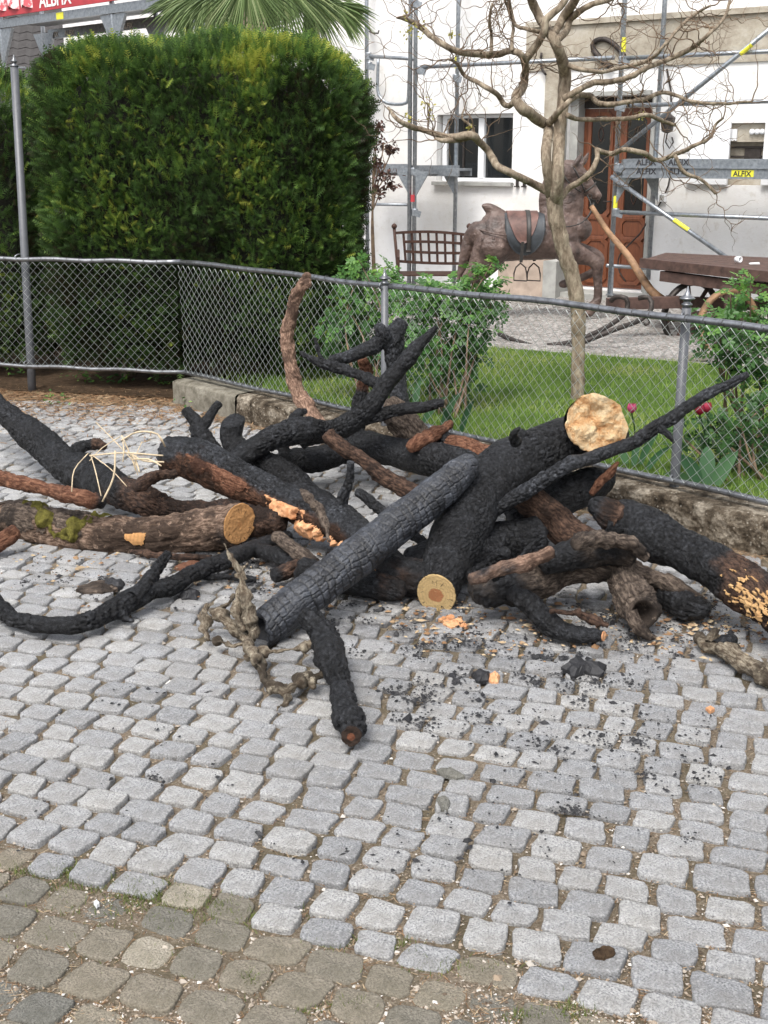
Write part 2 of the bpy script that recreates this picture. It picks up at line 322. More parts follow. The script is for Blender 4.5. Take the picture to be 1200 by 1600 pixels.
M['tulip_leaf'] = leafmat('tulip_leaves', [(0, (.04, .11, .05)), (1, (.10, .2, .09))], .25, .4)
M['petal'] = leafmat('pink_petals', [(0, (.35, .03, .1)), (1, (.65, .12, .25))], .3)
M['petal_red'] = leafmat('dark_red_petals', [(0, (.22, .01, .03)), (1, (.42, .04, .08))], .3)
M['yellow_leaf'] = leafmat('young_yellow_leaves', [(0, (.25, .25, .05)), (1, (.5, .45, .12))], .3)
m = NT('hazel_bark', .85, .25); n = m.noise(30, 6, .7, stretch=(1, 1, .35)); m.color(m.ramp(n, [(.35, (.12, .09, .062)), (.5, (.25, .2, .145)), (.68, (.42, .36, .27))])); m.bump(n, .018); M['hazel'] = m.m
m = NT('hazel_twigs', .85, .25); m.color(m.ramp(m.noise(12, 4), [(.3, (.09, .06, .045)), (.7, (.25, .18, .12))])); M['twig'] = m.m
M['straw'] = simple('pale_dry_stalk', (.52, .42, .28), .8, .3, 40, .001)
M['char_n'] = 0
M['charbit'] = simple('charcoal', (.014, .014, .016), .6, .4, 60, .002)
M['litter'] = leafmat('dry_litter', [(0, (.12, .06, .03)), (.5, (.28, .17, .09)), (1, (.5, .4, .26))], .1, .9)
M['mossgrass'] = leafmat('joint_weeds', [(0, (.05, .07, .015)), (1, (.16, .2, .05))], .2, .8)

# ------------------------------------------------------------------ key lines
A_DIR = np.array([.940, -.342]); B_DIR = np.array([.342, .940])      # along a row of setts / across the rows
fc = pz(290, 582, .2); fr = pz(1200, 785, .2); fl = pz(0, 570, .2)
fd = (fr-fc)/np.linalg.norm(fr-fc); ld = (fc-fl)/np.linalg.norm(fc-fl)
FR = fr+fd*1.6; FL = fl-ld*1.6; fnn = np.array([-fd[1], fd[0], 0]); fnn *= -1 if fnn[1] > 0 else 1   # fence normal, toward the street
def fpt(s, z=0, off=0): return fc+fd*s+fnn*off+np.array([0, 0, z-.2])
def sheet(name, poly, z, m, parent=None, kind='structure'):
    return tag(part(name, [(x, y, z) for x, y in poly], [tuple(range(len(poly)))], m, parent, smooth=False), kind=kind)
def gridsheet(name, x0, x1, y0, y1, step, zf, m, inside=None):
    xs = np.arange(x0, x1+step, step); ys = np.arange(y0, y1+step, step); X, Y = np.meshgrid(xs, ys); q = np.c_[X.ravel(), Y.ravel()]
    z = zf(q); V = np.c_[q, z]; nx = len(xs); F = []
    for j in range(len(ys)-1):
        for i in range(nx-1):
            a = j*nx+i
            if inside is None or inside(q[a]+step/2): F.append((a, a+1, a+nx+1, a+nx))
    return tag(part(name, V, F, m), kind='structure')
def fence_side(p):                                        # >0 in the garden
    if p[0] > fc[0]: return -float(np.dot(np.array([p[0], p[1], 0])-[fc[0], fc[1], 0], fnn))
    return p[1]-(fl[1]+(p[0]-fl[0])*ld[1]/ld[0])
sheet('ground', [(-60, -20), (60, -20), (60, 80), (-60, 80)], -.06, M['soil'])
vb0 = float(np.dot(pz(0, 1328, 0)[:2], B_DIR)); ub0 = float(np.dot(pz(0, 1328, 0)[:2], A_DIR))
vb1 = float(np.dot(pz(800, 1530, 0)[:2], B_DIR)); ub1 = float(np.dot(pz(800, 1530, 0)[:2], A_DIR))
print('boundary', vb0, vb1, ub0, ub1)
def VB(u): return vb0+(vb1-vb0)*(u-ub0)/(ub1-ub0)+.01
def zb(q): return -.014+.004*fbm(np.c_[q*9, q[:, :1]*0], 3, 5)+.0035*(q@B_DIR < VB(q@A_DIR))
gridsheet('street_bed', -6, 6, .6, 10, .045, zb, M['joint'], inside=lambda p: fence_side(p) < .12)
inner = [(FL[0]-4, FL[1]+.35), (FL[0], FL[1]+.05), (fc[0]-.05, fc[1]+.05)]
g0 = fpt(0, 0, -.1); g1 = fpt(9, 0, -.1)
sheet('garden_bed', inner+[(g0[0], g0[1]), (g1[0], g1[1]), (30, g1[1]), (30, 40), (-30, 40), (-30, FL[1]+.35)], .012, M['soil'])
e0 = pz(500, 520, .1); e1 = pz(1200, 572, .1); ed = (e1-e0)/(e1[0]-e0[0])
def edgeY(x): return e0[1]+ed[1]*(x-e0[0])
turf = [(*fpt(.6, 0, -.16)[:2],), (*fpt(8, 0, -.16)[:2],), (12, fpt(8)[1]), (12, edgeY(12)), (-.9, edgeY(-.9))]
sheet('lawn', turf, .085, M['turf'])
def gz(q): return .07+.03*fbm(np.c_[q*2.5, q[:, :1]*0], 4, 3)+.012*fbm(np.c_[q*14, q[:, :1]*0], 2, 9)
gravel = gridsheet('gravel_yard', -3.5, 10, 7.5, 20, .09, gz, M['gravel'], inside=lambda p: p[1] > edgeY(p[0])+.04*math.sin(p[0]*7))

# ------------------------------------------------------------------ setts
pv = tag(link(bpy.data.objects.new('cobbled_pavement', None)), kind='structure')
def vb(u): return vb0+(vb1-vb0)*(u-ub0)/(ub1-ub0)
setts = []; v = .5; j = 0
rs = random.Random(5)
while v < 9.5:
    rh = rs.uniform(.094, .117); u = -6+rs.uniform(0, .15)
    while u < 6.5:
        wd = rs.uniform(.104, .144); uc = u+wd/2; vc = v+rh/2-.02*math.sin(uc*1.3+.4)+.009*math.sin(uc*5+j)
        c = A_DIR*uc+B_DIR*vc
        if 1.0 < c[1] < 8.75 and abs(c[0]) < .36*c[1]+1.7 and fence_side((c[0], c[1]+.1)) < -.06 and fence_side((c[0]+.08, c[1]+.22)) < .02:
            brown = vc < vb(uc)+.02*math.sin(uc*9)
            setts.append((math.hypot(c[0]*1.0, c[1]-.0), c, wd, rh, brown, j))
        u += wd
    v += rh; j += 1
setts.sort(key=lambda t: t[0]); print('setts', len(setts))
NS = 16; ang = np.linspace(0, 2*np.pi, NS, endpoint=False)+.08; ang = ang+.13*np.sin(4*(ang-.08))
def sett_geo(c, wd, rh, brown, i):
    r = np.random.default_rng(1000+i); g = .0112 if not brown else .008
    hw, hh = wd/2-g*r.uniform(.5, 1.15), rh/2-g*r.uniform(.35, .95); pw = r.uniform(5, 12) if not brown else r.uniform(3.2, 6)
    ca, sa = np.cos(ang), np.sin(ang); k = (np.abs(ca)**pw+np.abs(sa)**pw)**(-1/pw)
    sx, sy = r.uniform(-.15, .15, 2); X = ca*k*hw*(1+r.normal(0, .035, NS)+.025*math.sin(i)*np.cos(ang*2+i)); Y = sa*k*hh*(1+r.normal(0, .045, NS)+.035*math.sin(i*1.7)*np.cos(ang*3+i))
    X, Y = X+Y*sx*1.2, Y*(1+X/hw*sy*.55)+X*r.uniform(-.06, .06)
    tx, ty = r.normal(0, .014, 2); dz = r.normal(0, .003)-(.005 if brown else 0); dome = .0022 if not brown else .002
    rings = [(1.02, -.03), (1.0, -.0045), (.984, -.0008), (.95, .0002), (.8, dome*.6)]
    V = []
    for sc_, z in rings:
        x, y = X*sc_, Y*sc_; V.append(np.c_[x, y, z+dz+x*tx+y*ty+r.normal(0, .0007, NS)])
    V.append(np.array([[0, 0, dome+dz]])); V = np.concatenate(V)
    a = math.atan2(A_DIR[1], A_DIR[0])+.02*math.sin(c[0]*2)+r.normal(0, .022); ca_, sa_ = math.cos(a), math.sin(a)
    W = np.c_[c[0]+V[:, 0]*ca_-V[:, 1]*sa_, c[1]+V[:, 0]*sa_+V[:, 1]*ca_, V[:, 2]]
    return W, r.random()
SF = [(q*NS+k, q*NS+(k+1) % NS, (q+1)*NS+(k+1) % NS, (q+1)*NS+k) for q in range(4) for k in range(NS)]+[(4*NS+k, 4*NS+(k+1) % NS, 5*NS) for k in range(NS)]
vis = []
for i, (d, c, wd, rh, br, j) in enumerate(setts):
    yy = c[1]; a = (yy*CT+EYE*ST); px = 600+FPX*c[0]/a; pyy = 800-FPX*((-EYE)*CT+yy*ST)/a
    vis.append(-30 < px < 1230 and pyy < 1630)
nind = 0; far = {True: [MB(), []], False: [MB(), []]}
for i, (d, c, wd, rh, br, j) in enumerate(setts):
    V, t = sett_geo(c, wd, rh, br, i)
    if vis[i] and nind < 300:
        o = part('sett', V-np.array([*c, 0]), SF, M['sandstone' if br else 'granite'], None, attrs={'tone': np.full(len(V), t)})
        o.location = (*c, 0); o.parent = pv; nind += 1
    else:
        far[br][0].add(V, SF); far[br][1].append(np.full(len(V), t))
for br in (False, True):
    if far[br][0].n:
        tag(far[br][0].build('sett_rows', M['sandstone' if br else 'granite'], pv, smooth=True, attrs={'tone': np.concatenate(far[br][1])}), kind='stuff')

# scattering of tiny pieces on the ground -------------------------------------------------
def chips(name, pts, size, flat, m, kind='stuff', seed=0, tint=False):
    r = np.random.default_rng(seed); n = len(pts)
    base = np.array([[1, 0, 0], [0, 1, 0], [-1, 0, 0], [0, -1, 0], [.2, .1, .8], [-.3, -.1, .7], [0, 0, -.3]]); F0 = np.array([[0, 1, 4], [1, 2, 5], [1, 5, 4], [2, 3, 5], [3, 0, 4], [3, 4, 5], [1, 0, 6], [2, 1, 6], [3, 2, 6], [0, 3, 6]])
    sz = size*r.lognormal(0, .5, n); a = r.uniform(0, 6.28, n); V = base[None]*(1+r.normal(0, .25, (n, 7, 3)))*sz[:, None, None]
    V[:, :, 2] *= flat; V[:, :, 1] *= r.uniform(.4, 1, n)[:, None]
    x = V[:, :, 0]*np.cos(a)[:, None]-V[:, :, 1]*np.sin(a)[:, None]; y = V[:, :, 0]*np.sin(a)[:, None]+V[:, :, 1]*np.cos(a)[:, None]
    W = np.stack([x, y, V[:, :, 2]], -1)+np.asarray(pts)[:, None]
    F = (F0[None]+(np.arange(n)*7)[:, None, None]).reshape(-1, 3)
    at = {'tint': np.repeat(r.random(n), 7)} if tint else None
    return tag(part(name, W.reshape(-1, 3), F, m, None, smooth=False, attrs=at), kind=kind)
def strips(name, roots, dirs, length, width, m, tint, kind='stuff', bend=.3, parent=None, seed=0, flat=False):
    """thin blades: roots, dirs (n,3), two triangles each"""
    r = np.random.default_rng(seed); n = len(roots); roots = np.asarray(roots); dirs = np.asarray(dirs); L = np.broadcast_to(length, (n,))[:, None]; Wd = np.broadcast_to(width, (n,))[:, None]
    side = np.cross(dirs, np.array([0, 0, 1.])+r.normal(0, .3, (n, 3))); side /= np.linalg.norm(side, axis=1)[:, None]+1e-9
    out = r.normal(0, 1, (n, 3)); out[:, 2] = -abs(out[:, 2])*.3; mid = roots+dirs*L*.55; tip = roots+dirs*L+out*L*bend*.4
    V = np.stack([roots-side*Wd/2, roots+side*Wd/2, mid+side*Wd*.35+out*L*bend*.1, mid-side*Wd*.35+out*L*bend*.1, tip], 1).reshape(-1, 3)
    b = (np.arange(n)*5)[:, None]; Q = np.concatenate([b+np.array([0, 1, 2]), b+np.array([0, 2, 3]), b+np.array([3, 2, 4])])
    return tag(part(name, V, Q, m, parent, attrs={'tint': np.repeat(tint, 5)}), kind=kind)

# ------------------------------------------------------------------ low wall
def surf(name, func, nu, nv, m, parent, **kw):
    u, v_ = np.meshgrid(np.linspace(0, 1, nu), np.linspace(0, 1, nv)); V = func(u.ravel(), v_.ravel())
    F = [(j*nu+i, j*nu+i+1, (j+1)*nu+i+1, (j+1)*nu+i) for j in range(nv-1) for i in range(nu-1)]
    return part(name, V, F, m, parent, **kw)
gw = thing('garden_wall', fpt(2.5, 0), 'low rough concrete kerb wall carrying the chain link fence', 'wall')
def wallprof(s0, s1, rough, seed):
    def f(u, v_):
        s = s0+(s1-s0)*u; pr = np.array([[.10, -.05], [.10, .10], [.095, .14], [.075, .155], [-.06, .16], [-.12, .155], [-.13, -.05]]); k = np.linspace(0, 1, 7)
        off = np.interp(v_, k, pr[:, 0]); z = np.interp(v_, k, pr[:, 1]); end = (u < 1e-6)|(u > 1-1e-6)
        off = np.where(end, off*.97, off); p = fc[None, :2]*1+fd[None, :2]*s[:, None]+fnn[None, :2]*off[:, None]
        q = np.c_[p, z]; n = fbm(q*9, 4, seed)*rough+fbm(q*40, 3, seed)*rough*.5
        q[:, :2] += fnn[None, :2]*(n*np.where(off > .05, 1, .2))[:, None]; q[:, 2] += n*.4*(z > .1); return q
    return f
surf('wall_body', wallprof(.72, 8.5, .022, 3), 520, 40, M['concrete'], gw)
MBc = MB(); 
surf('kerb_stone', wallprof(-.02, .70, .004, 5), 60, 30, M['concrete_light'], gw)
a0, a1 = fpt(-.02, 0, .097), fpt(-.02, 0, -.126)
MB().quadbox([a0-[0,0,.05], a1-[0,0,.05], a1+fd*.02-[0,0,.05], a0+fd*.02-[0,0,.05], a0+[0,0,.148], a1+[0,0,.152], a1+fd*.02+[0,0,.152], a0+fd*.02+[0,0,.148]]).build('kerb_end', M['concrete_light'], gw)

# ------------------------------------------------------------------ chain link fence
fe = thing('chain_link_fence', fpt(0, 0), 'grey chain link fence with tube rails running behind the burnt wood pile', 'fence')
ZB, ZT = .2, .95
for (a, b) in ((FL, fc), (fc, FR)):
    nrm = lambda z: (np.array([a[0], a[1], z]), np.array([b[0], b[1], z]))
    for z, rr in ((ZT, .0165), (ZB, .015)):
        p, q = nrm(z); n = 30; pts = [p+(q-p)*k/n+np.array([0, 0, .004*math.sin(k*1.3)]) for k in range(n+1)]
        if z == ZT and a is not FL: pts = [x+np.array([0, 0, .006*math.sin(i*.5)]) for i, x in enumerate(pts)]
        MB().tube(pts, rr, 12).build('rail', M['fence'], fe, smooth=True)
    L = np.linalg.norm(b-a); d = (b-a)/L; nn = np.array([-d[1], d[0], 0]); nn *= -1 if nn[1] > 0 else 1
    pitch = .0302; half = .0302; mb = MB(); hz = np.arange(ZB+.008, ZT-.004, half)
    for i in range(int(L/pitch)):
        s = (i+.5)*pitch; pts = []
        for k, z in enumerate(hz):
            sg = 1 if (k+i) % 2 else -1
            sag = .004*math.sin(s*3.1+z*5); pts.append(a+d*(s+sg*(pitch/2+.0012)+sag)+nn*(.018+sg*.0022+.004*math.sin(s*2+z*9))+np.array([0, 0, z-a[2]]))
        mb.tube(pts, .0017, 4, cap=False)
    tag(mb.build('wire_mesh', M['wire'], fe, smooth=True), kind='stuff')
    mb = MB()
    for z, rr in ((ZT, .0185), (ZB, .017)):
        for i in range(int(L/.095)):
            s = i*.095; c = a+d*s; c = np.array([c[0], c[1], z]); pts = [c+nn*rr*math.cos(t)+np.array([0, 0, rr*math.sin(t)])+d*(.012*t/6.28) for t in np.linspace(0, 6.28, 12)]
            mb.tube(pts, .0014, 4, cap=False)
    tag(mb.build('tie_wire', M['wire_dark'], fe), kind='stuff')
def post(base, zt, r, tall=False, lean=(0, 0)):
    b = np.array([base[0], base[1], -.02]); H = zt; ax = np.array([lean[0], lean[1], H]); ax = ax/np.linalg.norm(ax)
    p = MB().lathe(b, [(r*1.04, 0), (r, .2), (r*.93, H*.97)], 16, ax).build('post', M['post'], fe, smooth=True)
    k = r/.028*.9; q = b+ax*H*.965; pr = [(.026, 0), (.026, .02), (.033, .024), (.033, .032), (.024, .037), (.021, .05), (.030, .056), (.045, .060), (.048, .066), (.040, .072), (.02, .085), (.010, .11), (.004, .135), (.001, .14)]
    if tall: pr = [(.025, 0), (.027, .012), (.033, .016), (.033, .022), (.015, .03), (.015, .04), (.024, .046), (.024, .052), (.011, .064), (.006, .08), (.004, .095)]
    MB().lathe(q, [(x*k, z*k) for x, z in pr], 16, ax).build('finial', M['fence'], p, smooth=True)
    for z in (ZT, ZB):
        t = np.linspace(0, 6.283, 20); pts = [b+np.array([0, 0, z+.02])+nn_*(r*1.3*math.cos(a)+.012)+np.array([0, 0, r*.9*math.sin(a)]) for a in t for nn_ in [fnn]]
        MB().tube(pts, .005, 6, cap=False).build('clamp_ring', M['fence'], fe, smooth=True)
pb0 = pz(38, 571, .2)-fnn*.03+np.array([0, .045, 0]); post(pb0, py_(22, 82, 8.7)[2], .029, True, (py_(21, 82, pb0[1])[0]-pb0[0], 0))
post(pz(592, 655, .2)-fnn*.045, 1.0, .022)
post(pz(1045, 750, .2)-fnn*.048, 1.04, .023)

# ------------------------------------------------------------------ house wall coordinates
W0 = pz(930, 455, .1); U = np.array([.813, -.582, 0]); Nn = np.array([-.582, -.813, 0]); Zv = np.array([0, 0, 1.])
def wp(px, py, off=0):
    d = ray(px, py); q = W0+Nn*off-np.array([0, 0, EYE]); t = np.dot(q, Nn)/np.dot(d, Nn); return d*t+np.array([0, 0, EYE])
def sz(px, py, off=0): p = wp(px, py, off); return float(np.dot(p-W0, U)), float(p[2])
def wq(s, z, o): return W0*[1, 1, 0]+U*s+Nn*o+Zv*z
def wbox(mb, s0, s1, z0, z1, o0, o1):
    return mb.quadbox([wq(s0, z0, o1), wq(s1, z0, o1), wq(s1, z0, o0), wq(s0, z0, o0), wq(s0, z1, o1), wq(s1, z1, o1), wq(s1, z1, o0), wq(s0, z1, o0)])
def rect(px0, py0, px1, py1, off=0):
    s0, z1 = sz(px0, py0, off); s1, z0 = sz(px1, py1, off)
    _, z1b = sz(px1, py0, off); _, z0b = sz(px0, py1, off); return s0, s1, (z0+z0b)/2, (z1+z1b)/2
ho = thing('old_house', W0, 'white plastered old house with a timber door behind the scaffolding', 'house')
ws0, ws1, wz0, wz1 = rect(683, 178, 799, 284); ds0, ds1, dz0, dz1 = rect(889, 150, 1006, 455); dz0 = .12
cs0, cs1, cz0, cz1 = rect(1137, 192, 1190, 290)
print('window', ws0, ws1, wz0, wz1, 'door', ds0, ds1, dz0, dz1, 'cab', cs0, cs1, cz0, cz1)
sL = sz(102, 100)[0]; sR = 7.5
ss = sorted([sL, ws0, ws1, ds0, ds1, cs0, cs1, sR]); zs = sorted([-.1, wz0, wz1, dz0, dz1, cz0, cz1, 7.0])
mb = MB()
for i in range(len(ss)-1):
    for j in range(len(zs)-1):
        sm, zm = (ss[i]+ss[i+1])/2, (zs[j]+zs[j+1])/2
        hole = (ws0 < sm < ws1 and wz0 < zm < wz1) or (ds0 < sm < ds1 and dz0 < zm < dz1) or (cs0 < sm < cs1 and cz0 < zm < cz1)
        if not hole and zs[j+1]-zs[j] > 1e-4: wbox(mb, ss[i], ss[i+1], zs[j], zs[j+1], -.35, 0)
mb.build('wall', M['plaster'], ho)
# bare render band and pilaster strip above the door
bs0 = sz(823, 90)[0]; _, zb0 = sz(1000, 104); _, zb1 = sz(1000, 33)
mb = MB(); wbox(mb, bs0, sR, zb0, zb1, .002, .022); wbox(mb, bs0, sR-.001, zb1+.002, zb1+.06, .002, .055); mb.build('render_band', M['render'], ho)
mb = MB(); a, b = sz(853, 130)[0], sz(882, 130)[0]; wbox(mb, a, b, sz(870, 170)[1]-.6, zb0-.002, .002, .018); mb.build('render_strip', M['render'], ho)
mb = MB(); ex0, ex1 = sz(889, 140)[0]-.03, sz(1020, 140)[0]; _, zl = sz(950, 143)
wbox(mb, ex0, ex1, dz1+.001, zl, .003, .05); mb.build('door_lintel', M['grey_stone'], ho)
mb = MB(); wbox(mb, ds1+.002, sz(1022, 300)[0], -.05, dz1-.001, .003, .05); mb.build('door_jamb', M['grey_stone'], ho)
mb = MB(); wbox(mb, ex0, ds0-.002, -.05, dz1-.001, .003, .05); mb.build('door_jamb', M['grey_stone'], ho)
mb = MB(); wbox(mb, ds0+.002, ds0+.10, dz0, dz1-.002, -.33, -.06); wbox(mb, ds1-.06, ds1-.002, dz0, dz1-.002, -.33, -.06); mb.build('door_reveal', M['grey_stone'], ho)
mb = MB(); wbox(mb, ex0-.2, ex1+.25, -.05, dz0+.0, .055, .5); mb.build('door_step', M['grey_stone'], ho)
# double door: leaves with glazed octagonal lights and panels
zt = dz1-.12; bs_ = ds0+.105; be = ds1-.065; mid_ = (bs_+be)/2
MBt = MB(); wbox(MBt, bs_, be, zt, dz1-.002, -.26, -.2); MBt.build('transom', M['black_iron'], ho)
def prism_wall(mb, poly, o0, o1):
    n = len(poly); V = [wq(s, z, o0) for s, z in poly]+[wq(s, z, o1) for s, z in poly]
    return mb.add(V, [tuple(range(n)), tuple(range(2*n-1, n-1, -1))]+[(i, i+n, (i+1) % n+n, (i+1) % n) for i in range(n)])
for k, (a, b) in enumerate(((bs_, mid_-.004), (mid_+.004, be))):
    H = zt-dz0; mb = MB(); wbox(mb, a, b, dz0+.01, zt-.005, -.28, -.22); lf = mb.build('door_leaf', M['door'], ho)
    wd = b-a
    for z0, z1, gl in ((.42, .955, True), (.30, .385, False), (.05, .265, False)):
        x0, x1 = a+wd*.24, b-wd*.24; y0, y1 = dz0+H*z0, dz0+H*z1; c = min(.06, (y1-y0)*.2, (x1-x0)*.25)
        oc = lambda e: [(x0-e+c, y0-e), (x1+e-c, y0-e), (x1+e, y0-e+c), (x1+e, y1+e-c), (x1+e-c, y1+e), (x0-e+c, y1+e), (x0-e, y1+e-c), (x0-e, y0-e+c)]
        q0, q1 = oc(.045), oc(.005); mb = MB()
        V = [wq(s, z, -.218) for s, z in q0]+[wq(s, z, -.195) for s, z in q0]+[wq(s, z, -.20) for s, z in q1]+[wq(s, z, -.219) for s, z in q1]
        mb.add(V, [(i+8*r_, (i+1) % 8+8*r_, (i+1) % 8+8*(r_+1), i+8*(r_+1)) for r_ in range(3) for i in range(8)]); mb.build('panel_moulding', M['door'], lf)
        prism_wall(MB(), oc(0), -.219 if gl else -.219, -.214).build('glass' if gl else 'panel', M['glass' if gl else 'door'], lf)
        if gl:                                            # ornamental bars
            mb = MB(); xc = (x0+x1)/2
            for t in (.18, .82):
                zz = y0+(y1-y0)*t
                for sg in (-1, 1):
                    pts = [wq(xc+sg*(.03*math.sin(q*3.1)), zz+(q-.5)*.16, -.208) for q in np.linspace(0, 1, 9)]; MB().tube(pts, .004, 5).build('glass_ornament', M['iron'], lf)

MBh = MB(); MBh.tube([wq(mid_-.05, dz0+1.0, -.20), wq(mid_-.05, dz0+1.0, -.16), wq(mid_-.13, dz0+1.0, -.155)], .009, 8); MBh.build('door_handle', M['black_iron'], ho, smooth=True)
# window
fr = .045; mb = MB(); wbox(mb, ws0+.02, ws1-.005, wz0+.005, wz0+fr, -.16, -.10); wbox(mb, ws0+.02, ws1-.005, wz1-fr, wz1-.005, -.16, -.10)
wm = sz(747, 230)[0]; wbox(mb, ws0+.02, ws0+.02+fr*1.4, wz0+fr+.001, wz1-fr-.001, -.16, -.101); wbox(mb, ws1-fr, ws1-.005, wz0+fr+.001, wz1-fr-.001, -.16, -.101)
wbox(mb, wm-.05, wm+.03, wz0+fr+.001, wz1-fr-.001, -.16, -.085); wi = mb.build('window_frame', M['white_paint'], ho)
q = sz(716, 230)[0]; mb = MB(); wbox(mb, q-.012, q+.012, wz0+fr+.001, wz1-fr-.001, -.15, -.12); mb.build('glazing_bar', M['black_iron'], wi)
for a, b in ((ws0+.09, q-.013), (q+.013, wm-.052), (wm+.032, ws1-fr-.002)):
    mb = MB(); wbox(mb, a, b, wz0+fr+.002, wz1-fr-.002, -.145, -.135); mb.build('pane', M['glass'], wi)
mb = MB(); wbox(mb, ws0-.03, ws1+.03, wz0-.045, wz0-.002, .002, .07); mb.build('window_sill', M['grey_stone'], ho)
mb = MB(); wbox(mb, ws0+.0, ws1, wz0, wz1, -.345, -.30); mb.build('window_backing', M['black_iron'], ho)
mb = MB(); wbox(mb, cs0, cs1, cz0, cz1, -.345, -.30); mb.build('niche_backing', M['black_iron'], ho)
for i in (0, 1):
    mb = MB(); s_ = sz(808+i*11, 285)[0]; wbox(mb, s_, s_+.025, 1.28, 1.40, .002, .035); wbox(mb, s_-.012, s_+.037, 1.27, 1.285, .002, .05); mb.build('shutter_hook', M['black_iron'], ho)
# meter cabinet
mc = thing('meter_cabinet', wq(cs0, cz0, .03), 'open white electricity meter cabinet on the wall right of the door', 'meter cabinet')
a0, a1, b0, b1 = rect(1078, 190, 1136, 288, .04)
mb = MB(); wbox(mb, a0, a1-.004, b0, b1, .02, .05); mb.build('cabinet_door', M['white_paint'], mc)
mb = MB(); wbox(mb, cs1+.004, cs1+.55, b0, b1, .02, .05); mb.build('cabinet_door', M['white_paint'], mc)
mb = MB(); wbox(mb, cs0+.002, cs1-.002, cz0+.002, cz1-.002, -.16, -.14); wbox(mb, cs0+.002, cs1-.002, cz0+(cz1-cz0)*.70, cz1-.003, -.139, -.05); mb.build('back_panel', M['render'], mc)
for i in range(3):
    s_ = cs0+(cs1-cs0)*(.62+.13*i); mb = MB(); mb.lathe(wq(s_, cz0+(cz1-cz0)*.86, -.05), [(.028, 0), (.028, .03), (.012, .04)], 12, Nn); mb.build('fuse', M['white_paint'], mc)
mb = MB(); wbox(mb, cs0+.03, cs0+.10, cz1-.18, cz1-.06, -.048, -.02); mb.build('switch', M['white_paint'], mc)
for t in (.28, .45, .60):
    mb = MB(); wbox(mb, cs0+.02, cs1-.02, cz0+(cz1-cz0)*t, cz0+(cz1-cz0)*t+.02, -.135, -.11); mb.build('bus_bar', M['black_iron'], mc)
mb = MB(); wbox(mb, cs0+.17, cs1-.08, cz0+.12, cz0+.38, -.134, -.112); mb.build('dark_board', M['black_iron'], mc)
# wall lantern, cable and curved hose
lt = thing('wall_lantern', wp(1045, 190, .1), 'black wrought iron lantern hanging beside the door', 'lantern')
c = wp(1043, 193, .18); MB().lathe(c-[0, 0, .1], [(.02, 0), (.06, .02), (.085, .16), (.03, .2), (.01, .25)], 6).build('lamp_body', M['black_iron'], lt)
MB().tube([wp(1050, 215, .01), wp(1052, 222, .1), wp(1046, 232, .14), wp(1040, 222, .16), wp(1043, 206, .18)], .008, 6).build('bracket', M['black_iron'], lt)
MB().tube([wp(1046, 180, .18), wp(1049, 165, .1), wp(1048, 140, .03), wp(1042, 108, .015)], .012, 6).build('pipe', M['black_iron'], lt)
mb = MB(); mb.tube(spline([wp(x, y, .02) for x, y in ((1052, 240), (1048, 265), (1044, 290), (1030, 320), (1012, 345), (1000, 365), (975, 390), (966, 405), (968, 425), (978, 440))], .1), .009, 6)
tag(mb.build('loose_cable', M['black_iron'], None, smooth=True), 'thin dark cable hanging down the wall across the doorway', 'cable')
hz_ = thing('curved_hose', wp(950, 85, .05), 'black curved hose hooked on the bare band above the door', 'hose')
for pts_, r__, nm in ((((928, 80), (926, 70), (932, 63), (945, 61), (958, 68), (970, 80), (975, 88)), .028, 'hose_arch'), (((927, 78), (935, 88), (945, 98), (956, 106)), .035, 'hose_end')):
    MB().tube(spline([wp(x, y, .05) for x, y in pts_], .06), r__, 8).build(nm, M['black_iron'], hz_, smooth=True)
tag(MB().tube(spline([wp(x, y, .05) for x, y in ((846, 82), (845, 95), (847, 108), (853, 117))], .06), .014, 6).build('iron_bracket', M['black_iron'], smooth=True), 'curved iron bracket on the wall left of the hazel trunk', 'bracket')
sk = thing('wall_socket', wp(1035, 308, .02), 'small square outdoor socket low on the wall right of the door', 'socket')
a, b, c_, d_ = rect(1030, 302, 1041, 315, .01); mb = MB(); wbox(mb, a, b, c_, d_, .002, .035); mb.build('back_box', M['white_paint'], sk)
mb = MB(); wbox(mb, a+.02, b-.02, c_+.02, d_-.02, .0355, .042); mb.build('flap', M['grey_stone'], sk)
# pinkish stone plinth block and barrel-like stub by the door
pb_ = thing('stone_block', wp(830, 455, .6), 'pinkish stone block standing behind the horse left of the door', 'stone block')
a, b, c_, d_ = rect(782, 404, 866, 455, .55); mb = MB(); wbox(mb, a, b-.12, .06, d_, .25, .6); mb.build('stone_block_body', M['plinth'], pb_)
mb = MB(); wbox(mb, b-.118, b+.05, .06, d_-.01, .15, .62); mb.build('stone_block_side', M['grey_stone'], pb_)
# neighbour roof beyond the house corner and slanting white pipe
nb = thing('neighbour_building', (-9, 24, 0), 'dark tiled building seen at the far left above the hedge', 'building')
mb = MB(); T0 = py_(-60, 130, 23); T1 = py_(130, 130, 22.0)
for i in range(16):
    z = T0[2]-.5+.14*i; dy = .09*i; n = 40; a = np.array([T0[0], T0[1]+dy, z]); b = np.array([T1[0]+1, T1[1]+dy, z]); V = []
    for k in range(n+1):
        p = a+(b-a)*k/n; wv = .018*math.sin(k*math.pi/1.5); V += [p+[0, -.05, wv], p+[0, .06, .15+wv*.6]]
    mb.add(V, [(2*k, 2*k+2, 2*k+3, 2*k+1) for k in range(n)])
    mb.add([v_+np.array([0, 0.01, -.02]) for v_ in V[0::2]]+[v_ for v_ in V[0::2]], [(k, k+1, n+2+k, n+1+k) for k in range(n)])
tag(mb.build('roof_tiles', M['tile'], nb), kind='stuff')
mb = MB(); mb.box(-14, -6.4, 24.2, 24.6, 0, 3.0); mb.build('building_wall', M['tile'], nb)
